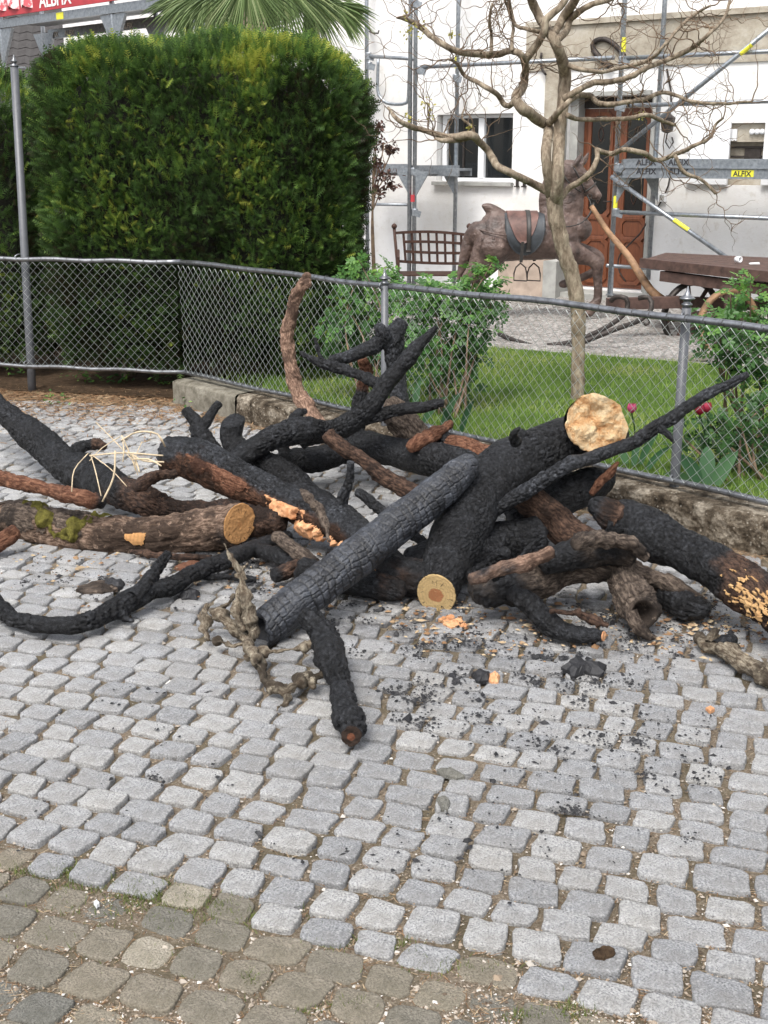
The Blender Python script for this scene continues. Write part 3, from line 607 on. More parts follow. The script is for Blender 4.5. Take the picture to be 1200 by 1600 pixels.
mb = MB(); mb.box(-13, -5, 24.7, 25, 3, 9); mb.build('upper_wall', M['render'], nb)
mb = MB(); mb.tube([wp(470, -10, .25), wp(500, 25, .25), wp(558, 95, .25)], .022, 8); tag(mb.build('slanting_pipe', M['white_paint'], None, smooth=True), 'thin white pipe slanting down the wall behind the palm', 'pipe')
for x, y in ((583, 52), (586, 160)):
    tag(MB().tube([wp(x-6, y-3, .01), wp(x, y, .12), wp(x+8, y, .12), wp(x+9, y-4, .05)], .01, 6).build('wall_hook', M['black_iron']), 'bent iron hook on the white wall, '+('upper' if y < 100 else 'lower')+' of the two beside the hedge', 'hook')

# ------------------------------------------------------------------ scaffold on the house
sf = thing('scaffold', wq(0, .1, .9), 'galvanised steel scaffold with decks standing before the white house', 'scaffold')
FO, RO = .95, .28
def up(px, pyr, off, z0, name='upright', r=.026):
    s_ = sz(px, pyr, off)[0]; p = wq(s_, 0, off); o = MB().tube([p+Zv*z0, p+Zv*6.5], r, 10).build(name, M['galv'], sf, smooth=True); return s_, o
sF1, uo = up(649, 100, FO, .1); sF1b, _ = up(641, 100, FO+.02, .1); sR1, _ = up(714, 150, RO, .1); sF2, uo2 = up(966, 200, FO, .16); sR2, _ = up(1033, 100, RO, .3); sR0, _ = up(573, 100, RO-.1, .1)
_ = up(975-966+1262, 200, FO, .16)
def pipe(a, b, r=.022, name='ledger', m='galv', par=None, n=10): return MB().tube([a, b], r, n).build(name, M[m], par or sf, smooth=True)
pipe(wp(655, 105, FO), wp(960, 90, FO)); pipe(wp(972, 91, FO), wp(1290, 76, FO)); pipe(wp(985, 165, FO), wp(1290, 155, FO)); pipe(wp(960, 331, FO), wp(1290, 345, FO))
pipe(wp(578, 88, RO), wp(648, 92, FO)); pipe(wp(560, 319, FO+.0), wp(639, 320, FO), .018); pipe(wp(948, 415, FO), wp(1030, 420, RO), .02)
b1 = pipe(wp(963, 240, FO+.05), wp(1290, -25, FO+.05), .024, 'brace'); b2 = pipe(wp(955, 276, FO+.05), wp(1139, 405, FO+.05), .024, 'brace')
# U shaped end guard
gp = [(591, 92), (590, 140), (595, 153), (605, 161), (622, 163), (634, 161), (638, 152), (640, 96)]
MB().tube(spline([wp(x, y, FO-.2) for x, y in gp], .05), .02, 10).build('guard_frame', M['galv'], sf, smooth=True)
# decks
def deck(px0, px1, pyt, off0, off1, name='deck', h=.09):
    s0, z = sz(px0, pyt, off1); s1 = sz(px1, pyt, off1)[0]; mb = MB(); wbox(mb, s0, s1, z-h*.3, z, off0, off1); wbox(mb, s0, s1, z-h, z-h*.3-.001, off1-.03, off1); wbox(mb, s0, s1, z-h, z-h*.3-.001, off0, off0+.03)
    return mb.build(name, M['galv'], sf), s0, s1, z
d1, a, b, zd = deck(976, 1300, 248, .64, FO-.03); d2, *_ = deck(974, 1300, 260, .31, .60)
s0_, zdk = sz(975, 262, FO+.02); mb = MB(); wbox(mb, s0_, sz(1300, 262, FO+.02)[0], zdk-.095, zdk, FO+.01, FO+.045); wbox(mb, s0_, sz(1300, 262, FO+.02)[0], zdk-.1, zdk-.09, FO+.0451, FO+.06); wbox(mb, s0_, sz(1300, 262, FO+.02)[0], zdk-.004, zdk+.006, FO+.0451, FO+.06); tb = mb.build('deck_beam', M['galv'], sf)
s0_, zd2 = sz(973, 249, FO-.02); mb = MB(); wbox(mb, s0_, sz(1300, 250, FO)[0], zd2-.085, zd2, FO-.028, FO+.005); tb2 = mb.build('deck_beam', M['galv'], sf)
d3, *_ = deck(560, 716, 262, FO-.66, FO-.35); d4, *_ = deck(560, 640, 259, FO-.33, FO-.04)
mb = MB(); mb.bar(wp(560, 263, FO), wp(641, 263, FO), .04, .10); mb.build('deck_beam', M['galv'], sf)
mb = MB(); mb.bar(wp(643, 265, FO), wp(716, 265, RO), .05, .10); mb.build('transom', M['galv'], sf)
mb = MB(); mb.bar(wp(962, 270, FO), wp(1026, 272, RO), .05, .10); mb.build('transom', M['galv'], sf)
for (x, y, off, dx) in ((641, 268, FO, -1), (650, 268, FO, 1), (711, 268, RO, -1), (965, 275, FO, 1), (1030, 275, RO, -1)):
    p = wp(x, y, off); q = p+Zv*-.28; e = (p*1.0)+(np.array([0.16, -.0, 0]) if dx > 0 else np.array([-.16, .0, 0])); t = np.array([.006, .02, 0])
    MB().add([p-t, q-t, e-t, p+t, q+t, e+t], [(0, 1, 2), (5, 4, 3), (0, 3, 4, 1), (1, 4, 5, 2), (2, 5, 3, 0)]).build('gusset', M['galv'], sf)
for x, y, off in ((649, 6, FO), (576, 88, RO), (656, 110, FO), (577, 103, RO), (712, 122, RO), (972, 95, FO), (962, 332, FO), (648, 332, FO), (966, 166, FO), (646, 268, FO), (965, 262, FO)):
    p = wp(x, y, off+.0); mb = MB(); mb.lathe(p-Zv*.045, [(.034, 0), (.038, .01), (.038, .08), (.034, .09)], 10); mb.bar(p+np.array([.03, -.03, -.05]), p+np.array([.05, -.03, .02]), .03, .06); mb.build('coupler', M['galv'], sf)
for x, y, off in ((974, 70, FO), (961, 317, FO), (714, 97, RO)):
    p = wp(x, y, off); MB().lathe(p-Zv*.07, [(.0275, 0), (.0275, .14)], 12).build('yellow_tag', M['yellow'], sf)
for (c0, c1) in (((1157, 84), (1175, 69)), ((1053, 344), (1076, 360))):
    p, q = wp(*c0, FO+.05), wp(*c1, FO+.05); MB().tube([p, q], .0255, 12).build('yellow_tag', M['yellow'], sf)
p = wp(645, 310, FO+.02); MB().lathe(p-Zv*.04, [(.0275, 0), (.0275, .08)], 12).build('red_tag', M['red'], sf)
def text(body, pos, xdir, zdir, size, mat, parent, name='lettering', depth=.0015):
    cu = bpy.data.curves.new('t', 'FONT'); cu.body = body; cu.size = size; cu.extrude = depth; cu.offset = size*.02; ob = bpy.data.objects.new('t', cu); link(ob)
    dg = bpy.context.evaluated_depsgraph_get(); me = bpy.data.meshes.new_from_object(ob.evaluated_get(dg)); bpy.data.objects.remove(ob)
    x = Vector(xdir).normalized(); z = Vector(zdir).normalized(); n = x.cross(z)*1
    o = bpy.data.objects.new(name, me); link(o); R_ = Matrix((x, z, x.cross(z))).transposed().to_4x4()
    o.matrix_world = Matrix.Translation(Vector(pos)-Vector(root_of(parent).location))@R_; o.parent = parent; o.matrix_parent_inverse = Matrix.Identity(4)
    me.materials.clear(); me.materials.append(mat); return o
for x in (994, 1044):
    text('ALFIX', wp(x, 272, FO+.047), U, Zv, .085, M['black_text'], tb); text('ALFIX', wp(x, 258, FO+.008), U, Zv, .085, M['black_text'], tb2)
mb = MB(); a, _ = sz(1143, 268, FO+.047); b, _ = sz(1178, 268, FO+.047); wbox(mb, a, b, zdk-.08, zdk-.015, FO+.0455, FO+.0475); yl = mb.build('label_plate', M['yellow'], tb)
text('ALFIX', wq(a+.02, zdk-.073, FO+.049), U, Zv, .07, M['black_text'], tb)
MB().lathe(wp(955, 458, FO)-Zv*.02, [(.06, 0), (.06, .012), (.018, .014), (.018, .3)], 10).build('base_jack', M['galv'], sf)

# ------------------------------------------------------------------ left scaffold with red toe board
U2 = np.array([.724, -.69, 0]); N2 = np.array([-.69, -.724, 0]); S0 = np.array([-5.2, 17.5, 0])
def lp(px, py, off=0):
    d = ray(px, py); q = S0+N2*off-np.array([0, 0, EYE]); t = np.dot(q, N2)/np.dot(d, N2); return d*t+np.array([0, 0, EYE])
s2 = thing('left_scaffold', (-4, 16.5, 0), 'steel scaffold with a red toe board above the hedge at far left', 'scaffold')
for x, off in ((3, 0), (178, 0), (312, 0), (68, -.7), (245, -.7)):
    p = lp(x, 60, off); MB().tube([[p[0], p[1], .1], [p[0], p[1], 6]], .03, 10).build('upright', M['galv'], s2, smooth=True)
p0, p1, p2, p3 = lp(6, 14, .05), lp(190, -7, .05), lp(6, 24, .05), lp(330, -22, .05)
zt_, zb_ = lp(8, 4, .05)[2], lp(8, 26, .05)[2]
def l2(s_, z, off): return np.array([S0[0]+U2[0]*s_+N2[0]*off, S0[1]+U2[1]*s_+N2[1]*off, z])
def sl(px, py, off=0): return float(np.dot(lp(px, py, off)-S0, U2))
def lbox(mb, s0, s1, z0, z1, o0, o1): return mb.quadbox([l2(s0, z0, o1), l2(s1, z0, o1), l2(s1, z0, o0), l2(s0, z0, o0), l2(s0, z1, o1), l2(s1, z1, o1), l2(s1, z1, o0), l2(s0, z1, o0)])
sa, sb = sl(6, 14), sl(420, 0)
mb = MB(); lbox(mb, sa, sb, zb_, zt_, .05, .075); rb = mb.build('toe_board', M['red'], s2)
mb = MB(); lbox(mb, sa-.1, sb, zb_-.13, zb_-.03, .0, .04); lbox(mb, sa-.1, sb, zb_-.06, zb_-.03, -.7, -.001); mb.build('deck', M['galv'], s2)
mb = MB(); lbox(mb, sa-.1, sb, zb_-.22, zb_-.10, -.74, -.70); mb.build('deck_beam', M['galv'], s2)
t = lp(62, 14, .078); text('ALBFIX', [t[0], t[1], zb_+.04], U2, Zv, .23, M['white_text'], rb)
for x, y, off in ((75, 33, -.74), (100, 31, -.74), (190, 22, -.74), (225, 20, -.74)):
    s_ = sl(x, y, -.7); text('ALFIX', l2(s_, zb_-.20, -.695), U2, Zv, .09, M['white_text'], s2)
s_ = sl(92, 20, 0); mb = MB(); lbox(mb, s_, s_+.16, zb_-.12, zb_-.04, .0401, .043); mb.build('yellow_tag', M['yellow'], s2)
for x, off in ((3, 0), (178, 0), (68, -.7), (245, -.7), (312, 0)):
    p = lp(x, 30, off); p[2] = zb_-.14
    for sg in (-1, 1):
        e = p+U2*sg*.26; q = p-Zv*.42; t = N2*.02
        MB().add([p-t, q-t, e-t, p+t, q+t, e+t], [(0, 1, 2), (5, 4, 3), (0, 3, 4, 1), (1, 4, 5, 2), (2, 5, 3, 0)]).build('gusset', M['galv'], s2)
p = lp(3, 118, 0); MB().lathe(p-Zv*.1, [(.032, 0), (.032, .2)], 10).build('yellow_tag', M['yellow'], s2)
for y in (105, 133): MB().tube([lp(-10, y, 0), lp(40, y+1, 0)], .015, 6).build('ledger', M['galv'], s2)
mb = MB(); V = []; q0, q1 = lp(-30, 6, .1), lp(48, -4, .1)
for i in range(13):
    for k in range(5): V.append(q0+(q1-q0)*i/12+Zv*(.16*k-.1+.03*math.sin(i*2+k))+N2*.04*math.sin(i*1.9+k*.6))
mb.add(V, [(i*5+k, (i+1)*5+k, (i+1)*5+k+1, i*5+k+1) for i in range(12) for k in range(4)])
m = NT('red_white_sheet', .7, .3); m.color(m.ramp(m.noise(9, 4, .6), [(.48, (.75, .68, .68)), (.56, (.6, .12, .14))])); tag(mb.build('plastic_sheet', m.m, None, smooth=True), 'crumpled red and white plastic sheet on the scaffold at the top left corner', 'sheet')

# ------------------------------------------------------------------ burnt logs
LOGS = {}
def hash2(i, j, s): i = np.asarray(i).astype(np.int64); return _h(i, np.asarray(j).astype(np.int64)+0*i, 0*i, s)
def bricks(u, v, s=0):
    """distance to the nearest crack: long cracks across, short broken ones along"""
    i = np.floor(u); off = hash2(i, 0*i, s)*3; lo = i+.28*hash2(i, 0*i, s+1); hi = i+1+.28*hash2(i+1, 0*i, s+1)
    below = u < lo; i = np.where(below, i-1, i); lo2 = i+.28*hash2(i, 0*i, s+1); hi2 = i+1+.28*hash2(i+1, 0*i, s+1); off = hash2(i, 0*i, s)*3
    du = np.minimum(u-lo2, hi2-u); w_ = v+off; j = np.floor(w_+.35*(hash2(i, np.floor(w_), s+2)-.5)); jj = np.floor(w_); a = jj+.5*(hash2(i, jj, s+3)-.5); b = jj+1+.5*(hash2(i, jj+1, s+3)-.5)
    dv = np.minimum(abs(w_-a), abs(b-w_)); cell = hash2(i, np.where(w_ < a, jj-1, np.where(w_ > b, jj+1, jj)), s+4)
    return np.minimum(du, dv*1.25), cell
RS = .86
def smooth01(x): x = np.clip(x, 0, 1); return x*x*(3-2*x)
def logmesh(pts, style='char', seed=0, ds=.0062, burn=None, under=0., c0='char', c1='char', n0=None, n1=None, rough=1., blocks=None, seg=None, udir=(0, 0, -1), rs=None, wob=.55):
    """pts: (px, py, height or depth, radius in px). Returns vertices, faces, attributes and the two end rings."""
    W = []
    for (px, py, d, r) in pts: p = P(px, py, d); W.append([*p, rad(p, r)*RS*(rs or 1)])
    S = spline(np.array(W), ds); C = S[:, :3].copy(); R = S[:, 3]; rm = R.max(); wb = np.stack([fbm(C/(rm*5)+seed, 3, seed+40+k) for k in range(3)], 1); C += wb*rm*wob*np.minimum(1, np.minimum(np.arange(len(C)), len(C)-1-np.arange(len(C)))[:, None]*ds/(rm*1.5)); R = R*(1+.16*(wob > .2)*fbm(C/(rm*2.5)+9, 2, seed+60))
    n = seg or int(np.clip(2*np.pi*rm/.0056, 18, 150)); t, X, Y = frames(C); m = len(C)
    L = np.concatenate([[0], np.cumsum(np.linalg.norm(np.diff(C, axis=0), axis=1))]); T = L/L[-1]
    ang_ = np.linspace(0, 2*np.pi, n, endpoint=False); ca, sa = np.cos(ang_), np.sin(ang_)
    N = X[:, None]*ca[None, :, None]+Y[:, None]*sa[None, :, None]
    crk = None; cel = None
    base = C[:, None]+N*R[:, None, None]; fl = base.reshape(-1, 3); nf = N.reshape(-1, 3)
    a0 = np.tile(ang_, m); uu = np.repeat(L, n); vv = a0*np.repeat(R, n); rr = np.repeat(R, n)
    d = rr*.16*rough*fbm(fl/(rm*2.2)+seed, 3, seed)+rr*.10*rough*fbm(fl/(rm*.7)+seed, 3, seed+5)
    if style == 'char':
        d += .0035*rough*fbm(fl*70, 3, seed+2)
        wu = .22*fbm(fl*16, 3, 3); wv_ = .3*fbm(fl*16, 3, 4)
        if blocks:
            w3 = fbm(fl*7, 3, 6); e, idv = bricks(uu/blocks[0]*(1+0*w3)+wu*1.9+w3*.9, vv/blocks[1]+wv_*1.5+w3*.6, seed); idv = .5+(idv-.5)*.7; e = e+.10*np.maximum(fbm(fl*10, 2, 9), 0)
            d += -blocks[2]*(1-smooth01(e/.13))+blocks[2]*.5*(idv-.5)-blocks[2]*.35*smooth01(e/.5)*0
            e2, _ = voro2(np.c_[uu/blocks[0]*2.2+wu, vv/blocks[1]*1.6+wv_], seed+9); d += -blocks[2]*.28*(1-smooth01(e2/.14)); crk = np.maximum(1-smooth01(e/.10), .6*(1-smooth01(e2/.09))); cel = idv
        else:
            dep = .0075*(.15+1.1*smooth01(.5+fbm(fl*6, 2, seed+30)*1.5))
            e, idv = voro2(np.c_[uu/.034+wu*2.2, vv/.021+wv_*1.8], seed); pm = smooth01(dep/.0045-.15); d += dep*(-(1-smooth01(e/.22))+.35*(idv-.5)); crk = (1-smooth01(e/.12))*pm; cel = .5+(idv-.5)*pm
        d += .006*np.maximum(fbm(fl*22, 4, seed+12)-.1, 0)*rough
    elif style == 'bark':
        g = fbm(np.c_[uu*9, np.cos(a0)*rr*55, np.sin(a0)*rr*55], 4, seed); d += .15*rr*g*rough+.006*rough*fbm(fl*45, 4, seed+1)
        st = fbm(fl*14, 3, seed+7); d += .006*rough*smooth01((st-.05)*9)
    d = d*np.minimum(1, .25+np.minimum(L, L[-1]-L).repeat(n)/.035)
    V = (fl+nf*d[:, None]).reshape(m, n, 3)
    for which, nn in ((0, n0), (1, n1)):
        if nn is None: continue
        nn = np.array(nn, float); nn /= np.linalg.norm(nn); cc = C[-1] if which else C[0]; tt = t[-1] if which else -t[0]
        dd = ((V-cc)@nn); over = np.maximum(dd, 0)/max(np.dot(tt, nn), .25); near = (np.abs(L-(L[-1] if which else 0)) < 3*rm)[:, None]
        V = V-(over*near)[:, :, None]*tt
        ring = V[-1] if which else V[0]; short = -np.minimum(((ring-cc)@nn), 0)/max(np.dot(tt, nn), .25)
        if which: V[-1] = ring+short[:, None]*tt
        else: V[0] = ring+short[:, None]*tt
    F = [(i*n+k, i*n+(k+1) % n, (i+1)*n+(k+1) % n, (i+1)*n+k) for i in range(m-1) for k in range(n)]
    VV = V.reshape(-1, 3); A = np.repeat(T, n); ex = []; exF = []; cnt = len(VV); exA = []
    for which, c in ((0, c0), (1, c1)):
        ring = V[-1] if which else V[0]; cen = ring.mean(0); tt = (t[-1] if which else -t[0]); rl = list(range((m-1)*n, m*n)) if which else list(range(n)); rk = R[-1] if which else R[0]
        if c in ('char', 'hollow'):
            levels = [(.86, .12), (.62, .28), (.3, .34), (.04, .36)] if c == 'char' else [(.86, .05), (.72, -.02), (.6, -.35), (.45, -1.0), (.05, -1.3)]
            for (s_, h) in levels:
                q = cen+(ring-cen)*s_+tt*rk*h; q = q+tt[None]*(rk*.22*fbm(q*45, 3, seed)[:, None])
                ids = list(range(cnt, cnt+n)); ex.append(q); exA.append(np.full(n, T[-1] if which else T[0]))
                for k in range(n):
                    f = (rl[k], rl[(k+1) % n], ids[(k+1) % n], ids[k]); exF.append(f if which else f[::-1])
                rl = ids; cnt += n
            exF.append(tuple(rl) if which else tuple(rl[::-1]))
    if ex: VV = np.vstack([VV]+ex); A = np.concatenate([A]+exA)
    F += exF
    if burn is None: b = np.ones(len(VV))
    else: b = np.interp(A, [x for x, _ in burn], [y for _, y in burn])
    if burn is not None:
        nz = fbm(VV*11, 4, seed+20); b = smooth01((b-.5)*2.2+.5+nz*1.1)
    if under: 
        zz = np.concatenate([nf[:, 2], np.zeros(len(VV)-len(nf))]); zz = np.concatenate([nf@np.array(udir, float), np.zeros(len(VV)-len(nf))]); b = b*(1-under*smooth01((zz-.1+fbm(VV*9, 4, seed)*.7)*2.5))
    uv = np.zeros((len(VV), 2)); uv[:len(uu), 0] = uu*10; uv[:len(uu), 1] = vv*10
    ext = lambda a_, dflt: np.concatenate([a_ if a_ is not None else np.full(len(uu), dflt), np.full(len(VV)-len(uu), dflt)])
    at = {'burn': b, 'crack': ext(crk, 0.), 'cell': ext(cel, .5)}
    return dict(at=at, V=VV, F=F, b=b, uv=uv, C=C, R=R, t=t, X=X, Y=Y, L=L, r0=V[0], r1=V[-1])
def cutface(ring, nrm, m, parent, rough=.003, bulge=.0, name='cut_face', seed=0, fr=30):
    cen = ring.mean(0); n = len(ring); nrm = np.array(nrm, float); nrm /= np.linalg.norm(nrm); V = [ring-nrm*.0005]; UV = []; F = []
    x = ring[0]-cen; x /= np.linalg.norm(x); y = np.cross(nrm, x); rm = np.linalg.norm(ring-cen, axis=1).mean()
    for s_ in np.linspace(.985, 0.02, 26):
        q = cen+(ring-cen)*s_; q = q+nrm[None]*(.004+rough*fbm(q*fr, 4, seed)+min(rough, .004)*.6*fbm(q*110, 3, seed+3)+bulge*(1-s_))[:, None]; V.append(q)
    K = len(V); V = np.vstack(V); UV = np.c_[(V-cen)@x/rm, (V-cen)@y/rm]+.12*np.array([.4, -.3])
    F = [(i*n+k, i*n+(k+1) % n, (i+1)*n+(k+1) % n, (i+1)*n+k) for i in range(K-1) for k in range(n)]+[tuple((K-1)*n+k for k in range(n))]
    return part(name, V, F, m, parent, uv=UV)
def log(name, label, cat, m, pts, branches=(), caps=None, group='burnt and broken logs heaped on the cobbles', **kw):
    g = logmesh(pts, **kw); LOGS[label] = g; base = g['C'].mean(0).copy(); base[2] = 0
    multi = bool(branches) or caps
    if not multi:
        o = part(name, g['V']-base, g['F'], M[m], None, uv=g['uv'], attrs=g['at']); o.location = base; tag(o, label, cat, group); g['o'] = o; return g
    th = thing(name, base, label, cat, group); g['o'] = th
    part('log_body', g['V'], g['F'], M[m], th, uv=g['uv'], attrs=g['at'])
    for br in branches:
        bk = dict(kw); bk.update(c0='none', c1='char', n0=None, n1=None, blocks=None); bk['seed'] = kw.get('seed', 0)+len(br[0])
        if len(br) > 1: bk.update(br[1])
        h = logmesh(br[0], **bk); part('branch_stub', h['V'], h['F'], M[bk.get('m', m)] if 'm' in bk else M[m], th, uv=h['uv'], attrs=h['at'])
    if caps:
        for which, nrm, cm, kk in caps: cutface(g['r1'] if which else g['r0'], nrm, M[cm], th, **kk)
    return g
def patch(g, t0, t1, a0, a1, thr, freq, m, name, parent, lift=.006, hgt=.02, seed=0, stretch=(1, 1, 1), step=.004, kind=None):
    C, R, X, Y, L = g['C'], g['R'], g['X'], g['Y'], g['L']; T = L/L[-1]; i0, i1 = np.searchsorted(T, t0), np.searchsorted(T, t1)-1
    nu = max(4, int((L[i1]-L[i0])/step)); tt = np.linspace(T[i0], T[i1], nu); c = np.stack([np.interp(tt, T, C[:, k]) for k in range(3)], 1); r = np.interp(tt, T, R)
    x = np.stack([np.interp(tt, T, X[:, k]) for k in range(3)], 1); y = np.stack([np.interp(tt, T, Y[:, k]) for k in range(3)], 1)
    na = max(4, int(math.radians(a1-a0)*r.max()/step)); an = np.radians(np.linspace(a0, a1, na))
    N = x[:, None]*np.cos(an)[None, :, None]+y[:, None]*np.sin(an)[None, :, None]; B = (c[:, None]+N*r[:, None, None]).reshape(-1, 3)
    uu, aa = np.meshgrid(np.linspace(-1, 1, nu), np.linspace(-1, 1, na), indexing='ij'); edge = 1-np.maximum(abs(uu), abs(aa)).ravel()**3
    q = np.c_[np.repeat(np.interp(tt, T, L), na), np.tile(an, nu)*r.mean(), np.zeros(nu*na)]*np.array(stretch)*freq
    nz = fbm(q+seed, 4, seed)*edge-(1-edge)*1.0; ht = np.clip((nz-thr)*3, -.3, 1.); V = B+N.reshape(-1, 3)*(lift+hgt*ht+.25*hgt*fbm(B*120, 3, seed)*(ht > 0))[:, None]
    keep = nz > thr-.07; F = []
    for i in range(nu-1):
        for j in range(na-1):
            a = i*na+j
            if keep[a] and keep[a+1] and keep[a+na] and keep[a+na+1]: F.append((a, a+1, a+na+1, a+na))
    if not F: return
    F = np.array(F); used = np.unique(F); mp = -np.ones(len(V), int); mp[used] = np.arange(len(used)); o = part(name, V[used], mp[F], m, parent, attrs={'burn': np.zeros(len(used)), 'tint': np.clip(.5+nz[used], 0, 1)}, uv=np.c_[q[used, 0], q[used, 1]])
    if kind: tag(o, kind=kind)
    return o

g1 = log('burnt_log', 'long black trunk rising out of the left edge, brown bark at its right end', 'burnt log', 'bark_brown',
    [(-60, 585, .42, 20), (0, 640, .32, 24), (60, 692, .22, 38), (125, 738, .15, 40), (195, 775, .12, 37), (270, 792, .12, 32), (350, 800, .12, 33), (440, 815, .12, 30)],
    branches=[([(105, 715, .17, 16), (125, 700, .2, 14), (150, 694, .22, 12), (163, 697, .22, 9)],)], burn=[(0, 1.3), (.62, 1.2), (.72, .3), (1, .2)], rs=0.78, seed=1, rough=1.8)
g2 = log('split_log', 'thick ashy black log with orange rotten wood bursting from its near side', 'burnt log', 'char_ash',
    [(262, 712, .31, 42), (300, 722, .29, 45), (350, 738, .26, 43), (440, 775, .2, 44), (520, 815, .15, 42), (600, 868, .11, 36)],
    branches=[([(528, 800, .2, 22), (534, 775, .27, 14), (545, 750, .34, 10), (548, 722, .42, 8)], dict(under=0., burn=None))], burn=[(0, .9), (1, 1.3)], under=1.0, udir=(-.3, -.55, -.75), rs=0.82, seed=2, rough=.9)
for (t0, t1, a0, a1, thr, sd_) in ((.42, .66, 62, 112, -.22, 4), (.53, .93, 92, 150, -.18, 9)):
    patch(g2, t0, t1, a0, a1, thr, 24, M['rot'], 'rotten_wood', g2['o'], .008, .030, sd_, step=.003)
patch(g2, .03, .5, 40, 150, .0, 12, M['bark_red'], 'peeling_bark', g2['o'], .003, .008, 14)
g3 = log('sawn_stump_log', 'black sawn stump poking up behind the thick ashy log', 'burnt log', 'char',
    [(365, 658, 5.92, 21), (367, 690, 5.9, 22), (392, 722, 5.82, 29), (440, 752, 5.7, 32), (500, 795, 5.5, 26), (530, 810, 5.4, 18)], n0=(-.05, -.3, .95), seed=3, rough=.7)
log('forked_stub', 'small charred Y-shaped stub sticking up left of the sawn stump', 'burnt branch', 'char',
    [(290, 640, 6.0, 10), (308, 662, 5.97, 13), (328, 692, 5.93, 14), (345, 716, 5.9, 14)], branches=[([(312, 672, 5.95, 11), (326, 652, 5.98, 10), (343, 630, 6.0, 8)],), ([(315, 690, 5.95, 10), (305, 675, 5.98, 9), (300, 668, 6.0, 7)],)], seed=4)
log('mid_log', 'black log lying level behind the short upright stub, left of the brown bough', 'burnt log', 'char',
    [(415, 742, .13, 18), (450, 726, .13, 23), (500, 718, .14, 22), (560, 705, .16, 20)], seed=5)
g7 = log('burnt_bough', 'forked black bough whose longest arm points up to the right in front of the bush', 'burnt branch', 'char',
    [(350, 738, 5.62, 22), (385, 712, 5.68, 25), (430, 685, 5.72, 27), (480, 668, 5.8, 29), (525, 664, 5.9, 25), (570, 640, 5.85, 22), (602, 600, 5.85, 20), (640, 557, 5.85, 19), (662, 532, 5.85, 13), (682, 511, 5.85, 5)],
    branches=[([(470, 690, 5.95, 20), (520, 676, 5.9, 18), (580, 655, 5.85, 15), (640, 640, 5.8, 13), (685, 630, 5.78, 11), (692, 629, 5.78, 9)],),
              ([(598, 603, 5.87, 14), (560, 586, 5.95, 13), (510, 570, 6.0, 12), (470, 551, 6.05, 5)],), ([(505, 568, 6.0, 7), (497, 550, 6.02, 5), (492, 528, 6.03, 4)],),
              ([(440, 690, 5.95, 18), (450, 715, 5.95, 10), (455, 728, 5.95, 4)],), ([(455, 668, 6.0, 16), (465, 648, 6.02, 12), (478, 642, 6.05, 6)],)], rs=0.8, seed=6, rough=1.2)
log('upright_limb', 'grey-black limb standing upright behind the bough, forked at its top', 'burnt branch', 'char_ash',
    [(628, 503, 6.25, 14), (617, 530, 6.25, 18), (617, 565, 6.25, 17), (622, 610, 6.22, 17), (632, 655, 6.2, 20), (650, 705, 6.15, 24)],
    branches=[([(612, 545, 6.24, 14), (600, 520, 6.2, 13), (590, 508, 6.2, 8)],), ([(600, 512, 6.2, 11), (588, 535, 6.2, 13), (560, 550, 6.2, 12), (525, 560, 6.2, 10), (515, 563, 6.2, 6)],)], seed=7)
gbk = log('bark_slab', 'brown slab of loose bark at the foot of the upright limb', 'bark', 'bark_grey', [(612, 625, 6.12, 12), (622, 655, 6.1, 24), (645, 680, 6.05, 26), (672, 700, 6.0, 12)], style='bark', burn=[(0, -.6), (1, -.6)], seed=8, rough=1.4)
log('knotty_stub', 'short black and brown knotty stub behind the left arm of the bough', 'burnt branch', 'bark_red', [(566, 562, 6.3, 9), (572, 580, 6.3, 12), (565, 605, 6.28, 10), (556, 640, 6.25, 12), (560, 680, 6.2, 12)], burn=[(0, 0), (.35, .1), (.6, 1.3), (1, 1.3)], seed=9)
log('peeled_branch', 'tan peeled branch standing on end against the wire mesh', 'branch', 'bark_tan', [(482, 428, 7.0, 6), (470, 448, 7.0, 10), (458, 480, 7.02, 11), (450, 530, 7.03, 11), (453, 575, 7.03, 11), (463, 612, 7.0, 13), (480, 635, 6.95, 13), (500, 672, 6.8, 12)], style='bark', burn=[(0, -.7), (1, -.5)], seed=10, rough=1.1,
    branches=[([(470, 450, 7.0, 8), (480, 442, 6.98, 7), (484, 436, 6.98, 4)],)])
log('rear_log', 'thick smooth black log lying across the back of the heap', 'burnt log', 'char', [(520, 680, .2, 22), (560, 690, .22, 28), (640, 708, .22, 30), (720, 730, .22, 31), (790, 765, .22, 30)], seed=11, rough=.8)
log('brown_bough', 'slim brown bough crossing in front of the smooth rear log', 'branch', 'bark_brown', [(512, 678, 5.66, 13), (530, 695, 5.64, 13), (565, 718, 5.62, 12), (610, 750, 5.56, 14), (655, 770, 5.5, 16), (700, 790, 5.4, 15)], style='bark', burn=[(0, .2), (.3, -.1), (1, -.1)], seed=12)
log('half_burnt_log', 'short log burnt black at one end and reddish peeled at the other, near the fence', 'half-burnt log', 'bark_red', [(662, 683, .3, 12), (685, 682, .3, 14), (705, 688, .3, 16), (735, 702, .28, 22), (770, 722, .25, 24), (800, 745, .2, 22)], burn=[(0, 1.5), (.26, 1.2), (.32, -.6), (1, -.6)], seed=13)
log('lying_dark_log', 'dark log lying behind the half-burnt log along the fence', 'burnt log', 'bark_brown', [(650, 690, .2, 22), (720, 705, .2, 22), (780, 730, .2, 20)], burn=[(0, 1.1), (1, .9)], seed=33)
